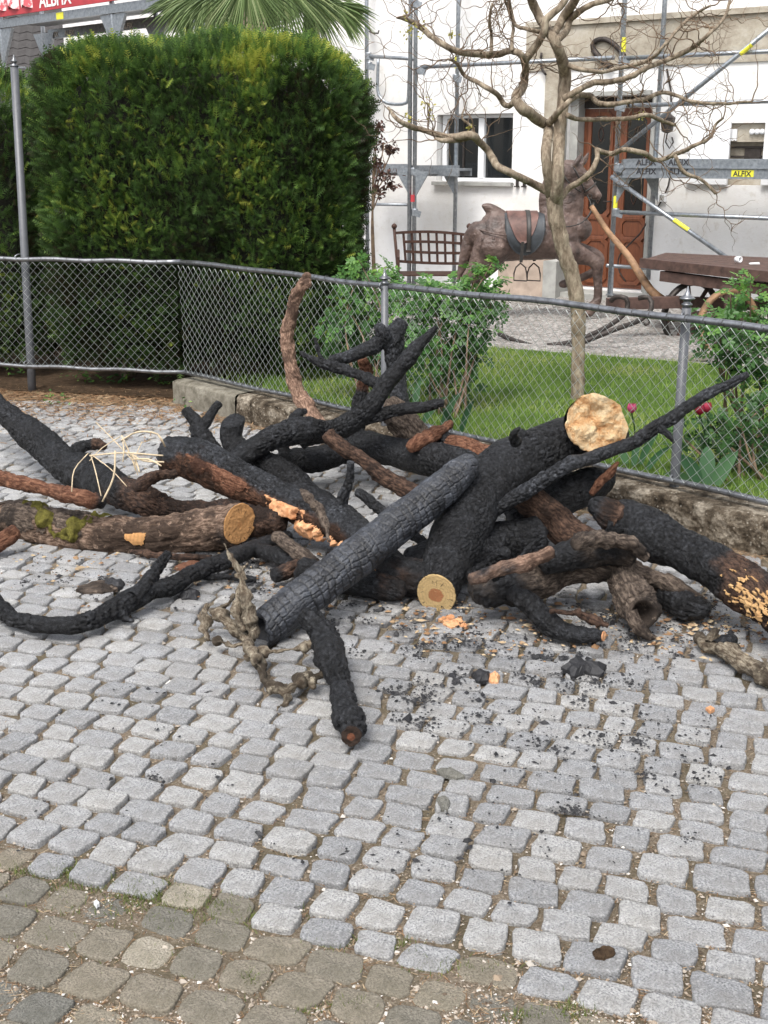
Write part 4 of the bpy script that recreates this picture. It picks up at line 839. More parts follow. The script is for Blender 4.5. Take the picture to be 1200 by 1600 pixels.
# main thick log and its torn face
g6 = log('main_log', 'thickest black log, its sawn near end showing a red heart', 'burnt log', 'char',
    [(958, 676, 5.3, 40), (930, 680, 5.25, 44), (885, 692, 5.17, 47), (840, 708, 5.08, 47), (795, 728, 4.98, 48), (750, 768, 4.85, 50), (715, 832, 4.62, 47), (694, 890, 4.42, 40), (682, 928, 4.32, 35)],
    branches=[([(932, 682, 5.2, 42), (930, 670, 5.1, 45), (927, 663, 5.0, 45)], dict(c1='cut', n1=(.12, -.95, .25), rough=.5, seg=90, rs=1.14, wob=0)), ([(822, 690, 5.03, 14), (815, 680, 5.0, 12), (812, 672, 5.0, 7)],)],
    caps=[(1, (-.3, -.93, -.12), 'cut_pale', dict(rough=.002))], n1=(-.3, -.93, -.12), c1='cut', seed=14, rough=.75, rs=1.04, wob=.15)
hb = logmesh([(932, 682, 5.2, 42), (930, 670, 5.1, 45), (927, 663, 5.0, 45)], c0='none', c1='cut', n1=(.12, -.95, .25), rough=.5, seg=90, seed=14+3, rs=1.14, wob=0)
rg = hb['r1']; cen = rg.mean(0); wv = 1.05+.30*fbm(rg*13, 4, 6)
cutface(cen+(rg-cen)*wv[:, None]+np.array([0, -.006, 0]), (.12, -.95, .25), M['torn'], g6['o'], rough=.034, name='torn_face', seed=3, fr=15)
g6b = log('long_thin_limb', 'long thin black limb reaching out to the right in front of the fence post', 'burnt branch', 'char_ash',
    [(700, 845, 4.62, 18), (735, 815, 4.68, 20), (780, 790, 4.75, 19), (850, 748, 4.8, 18), (920, 712, 4.85, 16), (985, 690, 4.9, 16), (1040, 658, 4.93, 17), (1100, 622, 4.95, 14), (1145, 596, 4.95, 11), (1168, 585, 4.95, 8)],
    branches=[([(1030, 668, 4.92, 12), (1045, 680, 4.9, 7), (1053, 692, 4.9, 3)],)], rs=0.76, seed=15, rough=.7)
g4 = log('cracked_log', 'straight log charred into deep square cracks, lying on top of the heap towards the front', 'burnt log', 'char_ash',
    [(408, 986, 3.98, 35), (440, 960, 4.04, 36), (480, 930, 4.12, 37), (560, 868, 4.3, 37), (640, 805, 4.5, 35), (695, 760, 4.64, 32), (722, 735, 4.72, 27), (735, 722, 4.76, 20)], seed=16, rough=.45, blocks=(.034, .027, .0085), ds=.003, seg=170, rs=.98, wob=.1, n0=(-.75, -.6, -.1), c0='hollow')
m = NT('cracked_char', .5, .55); n2 = m.noise(70, 5, .65); n1 = m.noise(11, 5, .6)
cc = m.mix(1., m.mix(m.ramp(n1, [(.38, 0.), (.66, .9)]), m.ramp(n2, [(.3, (.008, .008, .01)), (.7, (.03, .032, .037))]), m.ramp(n2, [(.3, (.035, .04, .05)), (.7, (.075, .082, .098))])), m.ramp(m.attr('cell'), [(0, .5), (.5, .9), (1, 1.5)]), 'MULTIPLY'); m.color(m.mix(m.attr('crack'), cc, (.003, .003, .003))); m.rough(m.ramp(n2, [(.3, .35), (.7, .6)])); m.bump(m.noise(150, 5, .7), .0025); M['cracked'] = m.m  # crack mask also paints the shade of the deep cracks near-black
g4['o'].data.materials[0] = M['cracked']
sp_ = thing('x', g4['o'].location, 'x', 'x'); bpy.data.objects.remove(sp_)
o = g4['o']; o2 = thing('cracked_log', o.location, o['label'], o['category'], o['group']); o.location = (0, 0, 0); o.parent = o2; o.name = 'log_body'; o2.name = 'cracked_log'; g4['o'] = o2
for k in ('label', 'category', 'group'): del o[k]
for (t0, t1, s_) in ((.02, .13, 5), (.16, .22, 6), (.25, .30, 7)): patch(g4, t0, t1, -78, -58, -.9, 20, M['splinter'], 'bare_wood_sliver', o2, .003, .004, s_, step=.003)
g14 = log('lumpy_limb', 'lumpy black limb lying nearest the camera with a reddish burnt tip', 'burnt branch', 'char',
    [(478, 965, .12, 22), (500, 1000, .1, 28), (522, 1030, .09, 31), (532, 1065, .07, 27), (542, 1100, .062, 28), (550, 1130, .055, 27), (549, 1150, .05, 20)], caps=[(1, (0, -.8, .1), 'cut_dark', dict(rough=.012))], n1=(.0, -.9, .1), c1='cut', seed=17, rough=2.4, rs=.86, wob=.9)
# mossy log
g15 = log('mossy_log', 'brown log with moss on its left half and a sawn orange end', 'log', 'bark_mossy',
    [(-40, 812, 5.32, 24), (20, 812, 5.28, 28), (70, 822, 5.22, 34), (130, 832, 5.15, 37), (190, 838, 5.08, 36), (260, 834, 5.03, 35), (320, 826, 5.0, 34), (374, 818, 4.97, 34)], style='bark', burn=[(0, -.8), (.8, -.8), (.95, .3), (1, .2)], seed=18, rough=1.0, n1=(.78, -.62, .05), c1='cut', rs=1.08, wob=.3, caps=[(1, (.78, -.62, .05), 'cut_orange', dict(rough=.004))])
mo = patch(g15, .08, .62, -50, 130, -.04, 14, M['moss'], 'moss', g15['o'], .005, .024, 3, kind='stuff'); patch(g15, .02, .55, -60, 150, -.05, 10, M['bark_grey'], 'shaggy_bark', g15['o'], .003, .014, 7); patch(g15, .6, .72, 50, 120, -.1, 12, M['cut_orange'], 'scraped_patch', g15['o'], .003, .004, 8)
co = np.array([v_.co[:] for v_ in mo.data.vertices]); nv = np.array([v_.normal[:] for v_ in mo.data.vertices]); ii = np.random.default_rng(1).integers(0, len(co), 7000); rq = np.random.default_rng(2)
D = nv[ii]*.9+rq.normal(0, .55, (7000, 3)); D /= np.linalg.norm(D, axis=1)[:, None]; m = leafmat('moss_fronds', [(0, (.04, .036, .012)), (.5, (.12, .115, .03)), (1, (.28, .26, .07))], .2, .9)
strips('moss_fronds', co[ii]+rq.normal(0, .003, (7000, 3)), D, rq.uniform(.005, .014, 7000), .0035, m, rq.random(7000), parent=g15['o'], seed=3)
log('reddish_branch', 'reddish-brown branch above the moss at the left edge', 'branch', 'bark_red', [(-30, 742, .28, 12), (20, 752, .27, 13), (70, 764, .25, 12), (125, 776, .24, 13), (160, 785, .2, 12)], style='bark', burn=[(0, -.6), (.8, -.4), (1, 1)], seed=19)
log('left_edge_stub', 'short red-brown stub under the mossy log at the left edge', 'branch', 'bark_red', [(-30, 850, .06, 14), (0, 845, .07, 15), (25, 830, .1, 13)], style='bark', burn=[(0, -.6), (1, -.6)], seed=20)
g17 = log('curved_limb', 'long curved black limb sweeping in from the left edge along the ground', 'burnt branch', 'char',
    [(-60, 900, .12, 22), (-20, 932, .08, 22), (0, 950, .06, 22), (40, 972, .05, 21), (80, 980, .05, 21), (130, 974, .055, 23), (190, 948, .055, 27), (240, 925, .06, 25), (300, 895, .06, 22), (360, 872, .06, 21), (420, 850, .06, 18), (450, 838, .06, 14)],
    branches=[([(205, 935, .08, 18), (228, 912, .1, 17), (250, 885, .12, 15), (262, 866, .14, 13)],), ([(185, 955, .05, 18), (200, 966, .03, 9), (208, 970, .03, 4)],)], rs=0.74, seed=21, rough=.7)
# right hand jumble
log('dark_under_log', 'broad charred log in the shade under the middle of the heap', 'burnt log', 'char', [(640, 880, .1, 30), (720, 870, .12, 40), (790, 845, .13, 42), (840, 835, .13, 34)], seed=22, rough=1.3)
g5 = log('brown_under_log', 'brown log under the cracked one, with a torn orange flank', 'log', 'bark_brown', [(560, 862, .14, 26), (600, 878, .12, 32), (640, 895, .1, 34), (672, 905, .09, 30)], style='bark', burn=[(0, .8), (.3, .6), (1, .7)], seed=23)
p5 = log('low_dark_log', 'low dark log on the cobbles between the cracked log and the sawn one', 'burnt log', 'bark_brown', [(470, 890, .09, 22), (540, 905, .07, 26), (590, 915, .06, 26), (630, 922, .05, 20)], burn=[(0, 1.2), (1, .6)], seed=34)
patch(g5, .2, .5, 60, 130, -.1, 14, M['rot'], 'torn_wood', None, .004, .012, 4); tag(bpy.data.objects['torn_wood'], 'torn orange wood flake on the brown log under the cracked one', 'wood flake')
log('ridge_log', 'grey-brown log splitting to a point, right of the sawn main log', 'log', 'bark_grey', [(742, 922, .12, 26), (770, 920, .12, 32), (820, 912, .12, 32), (880, 895, .15, 28), (940, 888, .17, 25), (1000, 896, .16, 19), (1050, 912, .13, 14), (1105, 945, .08, 5)], style='bark', burn=[(0, .75), (.3, .35), (1, -.3)], seed=24, rough=1.3)
log('short_stick', 'short brown stick leaning on the grey-brown log', 'branch', 'bark_tan', [(735, 905, .22, 10), (780, 893, .24, 13), (830, 875, .27, 14), (862, 862, .3, 13)], style='bark', burn=[(0, .5), (1, .2)], seed=25)
log('red_brown_log', 'smooth red-brown log wedged under the long thin limb', 'log', 'bark_brown', [(790, 760, 5.15, 24), (835, 792, 5.05, 28), (870, 822, 4.95, 31), (915, 850, 4.85, 30), (960, 885, 4.72, 26)], style='bark', burn=[(0, -.1), (.5, -.8), (1, -.2)], seed=26, rough=.8)
log('grey_bark_log', 'dark rough log joining the hollow stub and the grey-brown log', 'log', 'bark_grey', [(850, 880, .22, 22), (900, 868, .24, 26), (950, 862, .24, 30), (985, 870, .22, 24)], style='bark', burn=[(0, .7), (1, .5)], seed=35)
log('hooked_limb', 'black hooked limb on the cobbles right of the sawn main log', 'burnt branch', 'char', [(800, 925, .13, 22), (825, 942, .1, 26), (850, 968, .07, 27), (885, 985, .055, 22), (920, 990, .05, 17), (943, 994, .045, 12)], rs=0.78, seed=27, rough=1.2, caps=[(1, (.8, -.6, .1), 'rot', dict(rough=.006))], n1=(.8, -.5, .1), c1='cut')
log('hollow_stub', 'hollow weathered stub facing the camera under the split point', 'log', 'bark_grey', [(965, 880, .16, 28), (975, 905, .14, 30), (990, 932, .12, 33), (1000, 950, .1, 30), (1004, 958, .1, 28)], style='bark', burn=[(0, .4), (1, -.7)], c1='hollow', seed=28, rough=1.5,
    branches=[([(985, 955, .1, 12), (992, 975, .06, 14), (1010, 992, .03, 9), (1024, 996, .02, 3)],)])
log('black_chunk', 'black chunk on the ground under the large right-hand log', 'burnt log', 'char', [(1040, 930, .07, 26), (1080, 945, .07, 24), (1105, 950, .06, 14)], seed=29)
g19 = log('right_log', 'large black log running off the right edge, flecked with torn yellow wood', 'burnt log', 'bark_brown', [(945, 812, .3, 38), (985, 815, .29, 44), (1030, 838, .26, 50), (1100, 880, .21, 52), (1165, 925, .17, 50), (1240, 985, .13, 48), (1330, 1045, .12, 44)],
    burn=[(0, 1.2), (.36, 1.1), (.5, .3), (1, .1)], rs=0.8, seed=30, rough=1.1, c0='hollow', branches=[([(930, 790, .34, 20), (945, 800, .33, 30), (965, 810, .31, 34)], {})])
for k in range(5): patch(g19, .40+.03*k, .8, 5+12*k, 160, .16, 85, M['splinter'], 'yellow_flakes', g19['o'], .004, .012, 5+k, stretch=(.35, 1, 1), step=.0035, kind='stuff')
patch(g19, .02, .10, 60, 130, -.05, 16, M['splinter'], 'torn_edge', g19['o'], .006, .03, 12)
log('shaded_log', 'black broken log in the shade between the long thin limb and the wall', 'burnt log', 'char', [(800, 810, 5.15, 26), (850, 795, 5.15, 34), (905, 770, 5.18, 36), (940, 752, 5.2, 26), (958, 738, 5.2, 8)], seed=31)
log('brown_splinter', 'long brown splinter standing up beside the wall behind the long thin limb', 'splinter', 'bark_red', [(924, 772, 4.98, 5), (940, 752, 5.0, 7), (955, 738, 5.0, 6), (966, 722, 5.0, 2)], style='bark', burn=[(0, -.9), (1, -.9)], seed=32)
log('flaky_branch', 'flaky pale branch with orange lichen at the lower right edge', 'branch', 'lichen', [(1092, 996, .04, 12), (1108, 1006, .04, 13), (1130, 1018, .04, 15), (1160, 1034, .045, 16), (1200, 1056, .045, 17), (1260, 1085, .045, 16)], style='bark', burn=[(0, -.6), (1, -.8)], seed=36, rough=1.7,
    branches=[([(1118, 1010, .05, 10), (1135, 1002, .06, 12), (1148, 1000, .06, 8)], dict(burn=None)), ([(1108, 1005, .05, 8), (1114, 992, .07, 9), (1118, 986, .07, 5)],)], group=None)
log('grey_offcut', 'grey squarish offcut leaning under the rotten orange wood', 'offcut', 'bark_grey', [(428, 838, .14, 10), (445, 848, .12, 12), (470, 868, .1, 13), (492, 882, .08, 12)], style='bark', burn=[(0, -.4), (1, -.4)], seed=37, rough=.6)
log('brown_offcut', 'small brown broken piece beside the upper edge of the cracked log', 'offcut', 'bark_brown', [(428, 900, .05, 14), (455, 892, .06, 15), (485, 880, .07, 12)], burn=[(0, .8), (1, .0)], seed=38)
log('crossing_stick', 'thin black stick crossing above the dark under-log at centre', 'burnt branch', 'char', [(560, 770, .3, 9), (600, 800, .26, 10), (640, 830, .2, 11), (665, 850, .16, 9)], seed=61, rough=1.5)
log('small_black_stub', 'small black stub between the rotten orange wood and the cracked log', 'burnt branch', 'char', [(440, 862, .05, 12), (462, 880, .06, 13), (480, 905, .05, 11)], seed=62, rough=1.6)
log('thin_brown_stick', 'thin brown stick on the ground under the left part of the heap', 'branch', 'bark_brown', [(205, 862, .02, 5), (250, 868, .03, 6), (330, 872, .03, 6)], style='bark', burn=[(0, .2), (1, -.3)], seed=63)
log('black_slab', 'black slab behind the thick ashy log, running down towards the cracked log', 'burnt log', 'char', [(400, 715, 5.75, 20), (440, 740, 5.68, 30), (490, 775, 5.55, 26), (525, 800, 5.45, 16)], seed=64, rough=1.0)
log('broken_black_end', 'broken black end under the sawn orange face', 'burnt branch', 'char', [(395, 860, .05, 12), (430, 868, .06, 16), (455, 880, .05, 12)], seed=65, rough=1.6)
log('bark_strip', 'strip of weathered bark lying below the split point at the right', 'bark', 'bark_grey', [(1005, 905, .1, 12), (1050, 925, .08, 14), (1095, 950, .05, 8)], style='bark', burn=[(0, 0), (1, -.3)], seed=66, rough=1.5)
for i, (lb, nm, mt, pp) in enumerate((
  ('thin grey twig leaning across the rotten orange wood', 'thin_twig', 'bark_grey', [(470, 765, .42, 3), (500, 800, .36, 4), (515, 845, .28, 3)]),
  ('thin black twig springing from behind the sawn main log', 'thin_twig', 'char', [(770, 905, .2, 5), (800, 885, .24, 5), (832, 850, .3, 4), (850, 838, .34, 2)]),
  ('brown twig lying over the hooked limb', 'thin_twig', 'bark_brown', [(860, 955, .12, 5), (905, 960, .1, 5), (950, 978, .07, 4)]),
  ('broken brown branch pointing left below the brown bough', 'broken_branch', 'bark_red', [(640, 700, 5.75, 9), (660, 690, 5.8, 11), (690, 672, 5.9, 10), (705, 660, 5.95, 6)]),
  ('black twig lying on the cobbles under the curved limb', 'thin_twig', 'char', [(300, 905, .02, 5), (340, 900, .03, 6), (400, 905, .02, 5)]),
  ('dark branch stub in the shade right of the red-hearted end', 'broken_branch', 'char', [(735, 900, .1, 14), (765, 880, .18, 13), (790, 862, .25, 10)]),
  ('grey-brown branch wedged between the split point and the large right-hand log', 'broken_branch', 'bark_grey', [(900, 850, .34, 12), (935, 838, .34, 15), (975, 850, .3, 14), (1010, 872, .24, 9)]),
  ('thin brown branch behind the stalk bundle', 'broken_branch', 'bark_brown', [(210, 760, .25, 9), (240, 745, .27, 10), (275, 740, .27, 7)]),
  ('jagged black spike on top of the main log', 'broken_branch', 'char', [(806, 690, .56, 12), (802, 678, .6, 8), (812, 668, .63, 3)]))):
    log(nm, lb, 'twig' if 'twig' in nm else 'branch', mt, pp, seed=70+i, rough=1.5, style='char' if mt == 'char' else 'bark', burn=None if mt == 'char' else [(0, .3), (1, -.3)])
def bark_flake(name, label, pts_, m, seed, hz=.015):
    P_ = np.array([pz(x, y, .012) for x, y in pts_]); c = P_.mean(0); n = len(P_); r = np.random.default_rng(seed); V = [c+[0, 0, hz*.62]]; rings = (.35, .7, 1.)
    a = np.linspace(0, n, 28, endpoint=False); B = np.stack([np.interp(a, np.arange(n+1), np.append(P_[:, k], P_[0, k])) for k in range(3)], 1)
    for s_ in rings: q = c+(B-c)*s_*(1+.05*r.normal(0, 1, 28))[:, None]; q[:, 2] = .006+hz*.6*min(1, (1.12-s_)*2.4)+hz*.45*fbm(q*45, 2, seed); V += list(q)
    q = q.copy(); q[:, 2] = -.003; V += list(q); F = [(0, 1+k, 1+(k+1) % 28) for k in range(28)]+[(1+28*i+k, 1+28*(i+1)+k, 1+28*(i+1)+(k+1) % 28, 1+28*i+(k+1) % 28) for i in range(3) for k in range(28)]
    o = part(name, np.array(V), F, m, None, smooth=False, attrs={'burn': np.full(len(V), .0 if m not in (M['charbit'],) else 1.)}); return tag(o, label, name.replace('_', ' '))
bark_flake('charcoal_lump', 'largest loose charcoal lump on the cobbles right of centre', [(878, 1044), (890, 1034), (905, 1030), (925, 1038), (946, 1040), (942, 1052), (915, 1050), (895, 1056)], M['charbit'], 1, .04)
bark_flake('charcoal_lump', 'charcoal lump with an orange chip beside it', [(738, 1052), (752, 1050), (768, 1052), (764, 1062), (744, 1064)], M['charbit'], 2, .028)
bark_flake('wood_chip', 'orange wood chip beside the smaller charcoal lump', [(762, 1054), (774, 1049), (781, 1056), (778, 1065), (764, 1064)], M['rot'], 3, .025)
bark_flake('bark_flake', 'curled brown bark flake on the cobbles at left', [(118, 918), (140, 908), (165, 905), (180, 912), (192, 910), (180, 920), (160, 926), (135, 926)], M['bark_grey'], 4, .02)
bark_flake('charcoal_piece', 'flat black piece beside the curled brown bark flake', [(160, 908), (178, 906), (195, 910), (190, 918), (165, 918)], M['charbit'], 5, .03)
bark_flake('bark_flake', 'reddish bark flake under the mossy log', [(272, 885), (295, 876), (320, 874), (318, 882), (290, 890)], M['bark_red'], 6, .02)
bark_flake('charcoal_lump', 'charcoal lump on the cobbles below the sawn orange end', [(278, 930), (295, 920), (312, 924), (308, 934), (285, 936)], M['charbit'], 7, .03)
for i, (x, y, w_) in enumerate(((705, 972, 14), (694, 966, 9), (716, 968, 8), (725, 975, 6), (704, 962, 7))):
    bark_flake('wood_chip', ['broad orange chip under the red-hearted sawn end', 'second orange chip left of the broad one under the sawn end', 'orange chip right of the broad one under the sawn end', 'rightmost orange chip near the sawn end', 'topmost orange chip tucked under the sawn end'][i], [(x-w_, y), (x-w_*.3, y-w_*.45), (x+w_*.8, y-w_*.3), (x+w_, y+w_*.2), (x, y+w_*.5)], M['rot'], 10+i, .012)
bark_flake('loose_stone', 'small grey stone in the joint at the centre foreground', [(682, 1248), (695, 1243), (705, 1252), (700, 1262), (688, 1260)], M['sandstone'], 20, .02)
bark_flake('loose_stone', 'flat chipped stone in a joint above the small grey one', [(682, 1200), (705, 1196), (728, 1212), (712, 1214), (690, 1206)], M['sandstone'], 21, .014)
bark_flake('wood_chip', 'tiny orange chip on the cobbles at the right', [(1103, 1103), (1110, 1100), (1117, 1105), (1110, 1109)], M['rot'], 22, .008)
bark_flake('clump', 'dark clump of moss in a joint at lower right', [(925, 1487), (940, 1480), (958, 1482), (965, 1490), (945, 1498), (930, 1496)], M['soil'], 23, .02)
bark_flake('paper_scrap', 'small white scrap lying on the worn brown stones at left', [(146, 1405), (151, 1402), (155, 1407), (150, 1411)], M['white_paint'], 24, .004)
# crumbs of charcoal: thick near the heap
r = np.random.default_rng(3); Q = []
for (x, y, sx, sy, n) in ((400, 895, 60, 25, 500), (520, 930, 90, 28, 350), (640, 1070, 45, 32, 330), (800, 1100, 140, 70, 420), (1000, 1010, 100, 40, 420), (1060, 940, 60, 30, 200), (900, 1180, 140, 60, 160), (120, 890, 90, 30, 150), (650, 980, 100, 20, 220), (1100, 1200, 90, 80, 120), (850, 1030, 90, 25, 250), (960, 970, 60, 20, 200), (600, 1300, 350, 120, 60), (350, 870, 60, 15, 150), (300, 1150, 200, 120, 40)):
    cl = [(x+r.normal()*sx, y+r.normal()*sy, r.uniform(.05, .35)) for _ in range(max(4, n//16))]
    for _ in range(n): a_, b_, s_ = cl[int(len(cl)*r.random()**1.5)]; Q.append(pz(a_+r.normal()*sx*s_, b_+r.normal()*sy*s_, .006))
Q = np.array(Q); Q = np.concatenate([Q, Q+np.c_[r.normal(0, .02, (len(Q), 2)), np.zeros(len(Q))]]); chips('charcoal_crumbs', Q, .0038, .7, M['charbit'], seed=1)
Q = [pz(r.uniform(-20, 1220), 1600-660*r.random()**1.4, -.009) for _ in range(22000)]
m = NT('grit', .9, .2); m.color(m.ramp(m.attr('tint'), [(0, (.08, .06, .045)), (.45, (.28, .22, .16)), (.85, (.42, .38, .33)), (1, (.62, .6, .56))])); M['grit'] = m.m
chips('joint_grit', np.array(Q), .0024, .7, M['grit'], seed=2, tint=True)
Q = []
for (x, y, sx, sy, n_) in ((700, 960, 60, 18, 160), (900, 985, 120, 22, 260), (1040, 975, 60, 25, 160), (480, 900, 90, 22, 220), (150, 880, 90, 22, 120), (1150, 985, 60, 20, 160)):
    for _ in range(n_): Q.append(pz(x+r.normal()*sx, y+r.normal()*sy, .008))
chips('bark_crumbs', np.array(Q), .0065, .5, M['litter'], seed=9, tint=True)
n = 5000; px_ = r.uniform(-20, 1220, n); pp = np.array([pz(x, 1600-680*k**1.3, -.008) for x, k in zip(px_, r.random(n))]); a = r.uniform(0, 6.28, n)
strips('straw_litter', pp, np.c_[np.cos(a), np.sin(a), r.uniform(-.02, .12, n)], r.uniform(.008, .035, n), .0018, M['litter'], r.random(n), seed=4, bend=.15)
n = 16000; X_ = r.uniform(-3.6, .1, n); Y_ = 8.85-abs(r.normal(0, .62, n))-.0*X_; a = r.uniform(0, 6.28, n); ok = np.array([fence_side((x, y)) < (.3 if x < fc[0]-.1 else -.14) for x, y in zip(X_, Y_)])
pp = np.c_[X_, Y_, np.full(n, .004)][ok]; strips('hedge_litter', pp, np.c_[np.cos(a), np.sin(a), r.uniform(0, .25, n)][ok], r.uniform(.02, .08, n)[ok], .007, M['litter'], r.random(n)[ok]*.8, seed=5)
n = 5000; s_ = r.uniform(0, 7, n); off = .14+abs(r.normal(0, .07, n)); pp = np.array([fpt(a_, .004, b_) for a_, b_ in zip(s_, off)]); a = r.uniform(0, 6.28, n)
strips('wall_foot_litter', pp, np.c_[np.cos(a), np.sin(a), r.uniform(0, .3, n)], r.uniform(.01, .04, n), .003, M['litter'], r.random(n)*.8, seed=6)
# moss and grass tufts in the brown stones
Q = []; D = []
for (x, y, n, sx, sy) in ((95, 1368, 260, 40, 5), (215, 1405, 120, 20, 5), (260, 1400, 200, 30, 10), (110, 1362, 120, 20, 5), (345, 1422, 120, 12, 5), (20, 1362, 60, 20, 5), (395, 1533, 160, 12, 6), (240, 1420, 220, 60, 14), (555, 1575, 120, 18, 6), (890, 1585, 160, 18, 8), (820, 1592, 120, 20, 6), (300, 1415, 200, 40, 7), (160, 1385, 300, 60, 8), (380, 1440, 300, 60, 8), (560, 1480, 200, 60, 8), (700, 1515, 160, 50, 8), (60, 1450, 100, 50, 30), (300, 1500, 120, 120, 40), (480, 1585, 60, 20, 6)):
    for _ in range(n): Q.append(pz(x+r.normal()*sx, y+r.normal()*sy, -.012)); D.append([r.normal(0, .6), r.normal(0, .6), 1])
D = np.array(D); D /= np.linalg.norm(D, axis=1)[:, None]; strips('joint_grass', np.array(Q), D, r.uniform(.008, .026, len(Q)), .002, M['mossgrass'], r.random(len(Q)), seed=8)
# pale stalks
stk = thing('stalk_bundle', pz(180, 770, 0), 'loose bundle of pale dry plant stalks lying on the black trunk', 'dry stalks')
for k, (a_, b_, rr) in enumerate((((180, 704, .5), (160, 784, .3), 3.2), ((140, 712, .42), (255, 712, .42), 2.6), ((150, 660, .5), (215, 728, .38), 1.6), ((190, 680, .5), (212, 735, .36), 2.2), ((138, 708, .44), (112, 768, .3), 1.8), ((142, 712, .43), (158, 775, .3), 1.8), ((200, 706, .42), (256, 722, .4), 3), ((205, 718, .4), (252, 728, .4), 2.6), ((145, 712, .42), (198, 760, .32), 1.5), ((188, 682, .48), (140, 720, .4), 1.6), ((222, 690, .44), (215, 742, .34), 1.5), ((192, 690, .48), (192, 722, .4), 2.2), ((200, 705, .42), (218, 738, .36), 2.4))):
    p, q = P(*a_), P(*b_); mid_ = (p+q)/2+np.array([r.normal(0, .012), 0, r.normal(0, .012)]); MB().tube(spline([p, mid_, q], .03), rad(p, rr*.5), 6).build('stalk', M['straw'], stk, smooth=True)
MB().tube(spline([P(190, 688, .46), P(215, 675, .48), P(246, 678, .48), (P(258, 698, .42))], .03), rad(P(200, 700, .4), 1.5), 5).build('stalk', M['straw'], stk, smooth=True)
# lichen covered root at the front
tw = thing('lichen_twig', pz(400, 1050, 0), 'branching pale twig with lichen and one upright prong before the cracked log', 'twig')
for i, pp in enumerate(([(392, 1000, .06, 12), (388, 965, .14, 11), (383, 925, .22, 9), (372, 885, .3, 7), (350, 850, .37, 3)], [(380, 985, .1, 8), (370, 955, .15, 8), (374, 925, .2, 7), (377, 905, .24, 4)], [(330, 955, .1, 7), (352, 968, .09, 9), (380, 990, .07, 10), (398, 1030, .05, 10), (415, 1062, .04, 9), (440, 1078, .035, 11), (470, 1068, .04, 9), (500, 1052, .05, 6), (533, 1030, .06, 2.5)], [(400, 1018, .05, 5), (440, 1016, .06, 4.5), (480, 1008, .07, 4), (508, 1002, .08, 3.5)], [(325, 945, .1, 5), (322, 975, .06, 7), (326, 1000, .03, 5)], [(335, 1000, .04, 4), (360, 1008, .05, 4), (385, 1005, .06, 5)], [(345, 950, .11, 6), (360, 940, .14, 5), (366, 930, .15, 3)], [(455, 1078, .03, 5), (445, 1098, .012, 4), (433, 1110, .008, 2)], [(470, 1068, .04, 5), (488, 1062, .05, 4), (492, 1075, .03, 3)], [(382, 995, .08, 6), (405, 1040, .07, 3), (412, 1050, .06, 2)], [(385, 905, .26, 3), (380, 890, .29, 3), (386, 880, .3, 1.5)])):
    g = logmesh([(a_, b_, c_, d_*.72) for a_, b_, c_, d_ in pp], style='bark', wob=1.2, burn=[(0, -.8), (1, -.8)], seed=50+i, rough=2.2, ds=.005, seg=18); part('prong', g['V'], g['F'], M['lichen'], tw, uv=g['uv'], attrs=g['at'])

# ------------------------------------------------------------------ hedge
def sprays(name, pts, nrm, size, tint, m, parent, seed=0, kind='stuff'):
    r = np.random.default_rng(seed); n = len(pts)
    T = [[(0, -.05, 0), (0, .05, 0), (1.0, 0, .02)]]
    for k, (t, l) in enumerate(((.12, .42), (.3, .40), (.5, .32), (.68, .24), (.84, .16))):
        for sg in (-1, 1): T.append([(t-.035, 0, 0), (t+.07, 0, 0), (t+l*.62, sg*l*.85, .04*sg)])
    T = np.array(T).reshape(-1, 3); K = len(T)
    ax = nrm+np.array([0, 0, .55])+r.normal(0, .42, (n, 3)); ax /= np.linalg.norm(ax, axis=1)[:, None]
    s_ = np.cross(ax, r.normal(0, 1, (n, 3))); s_ /= np.linalg.norm(s_, axis=1)[:, None]; u = np.cross(ax, s_); sz_ = size*(.6+1.3*r.random(n)**2)
    V = pts[:, None]+sz_[:, None, None]*(T[None, :, 0:1]*ax[:, None]+T[None, :, 1:2]*s_[:, None]+T[None, :, 2:3]*u[:, None])
    F = np.arange(n*K).reshape(-1, 3); return tag(part(name, V.reshape(-1, 3), F, m, parent, smooth=False, attrs={'tint': np.repeat(tint, K)}), kind=kind)
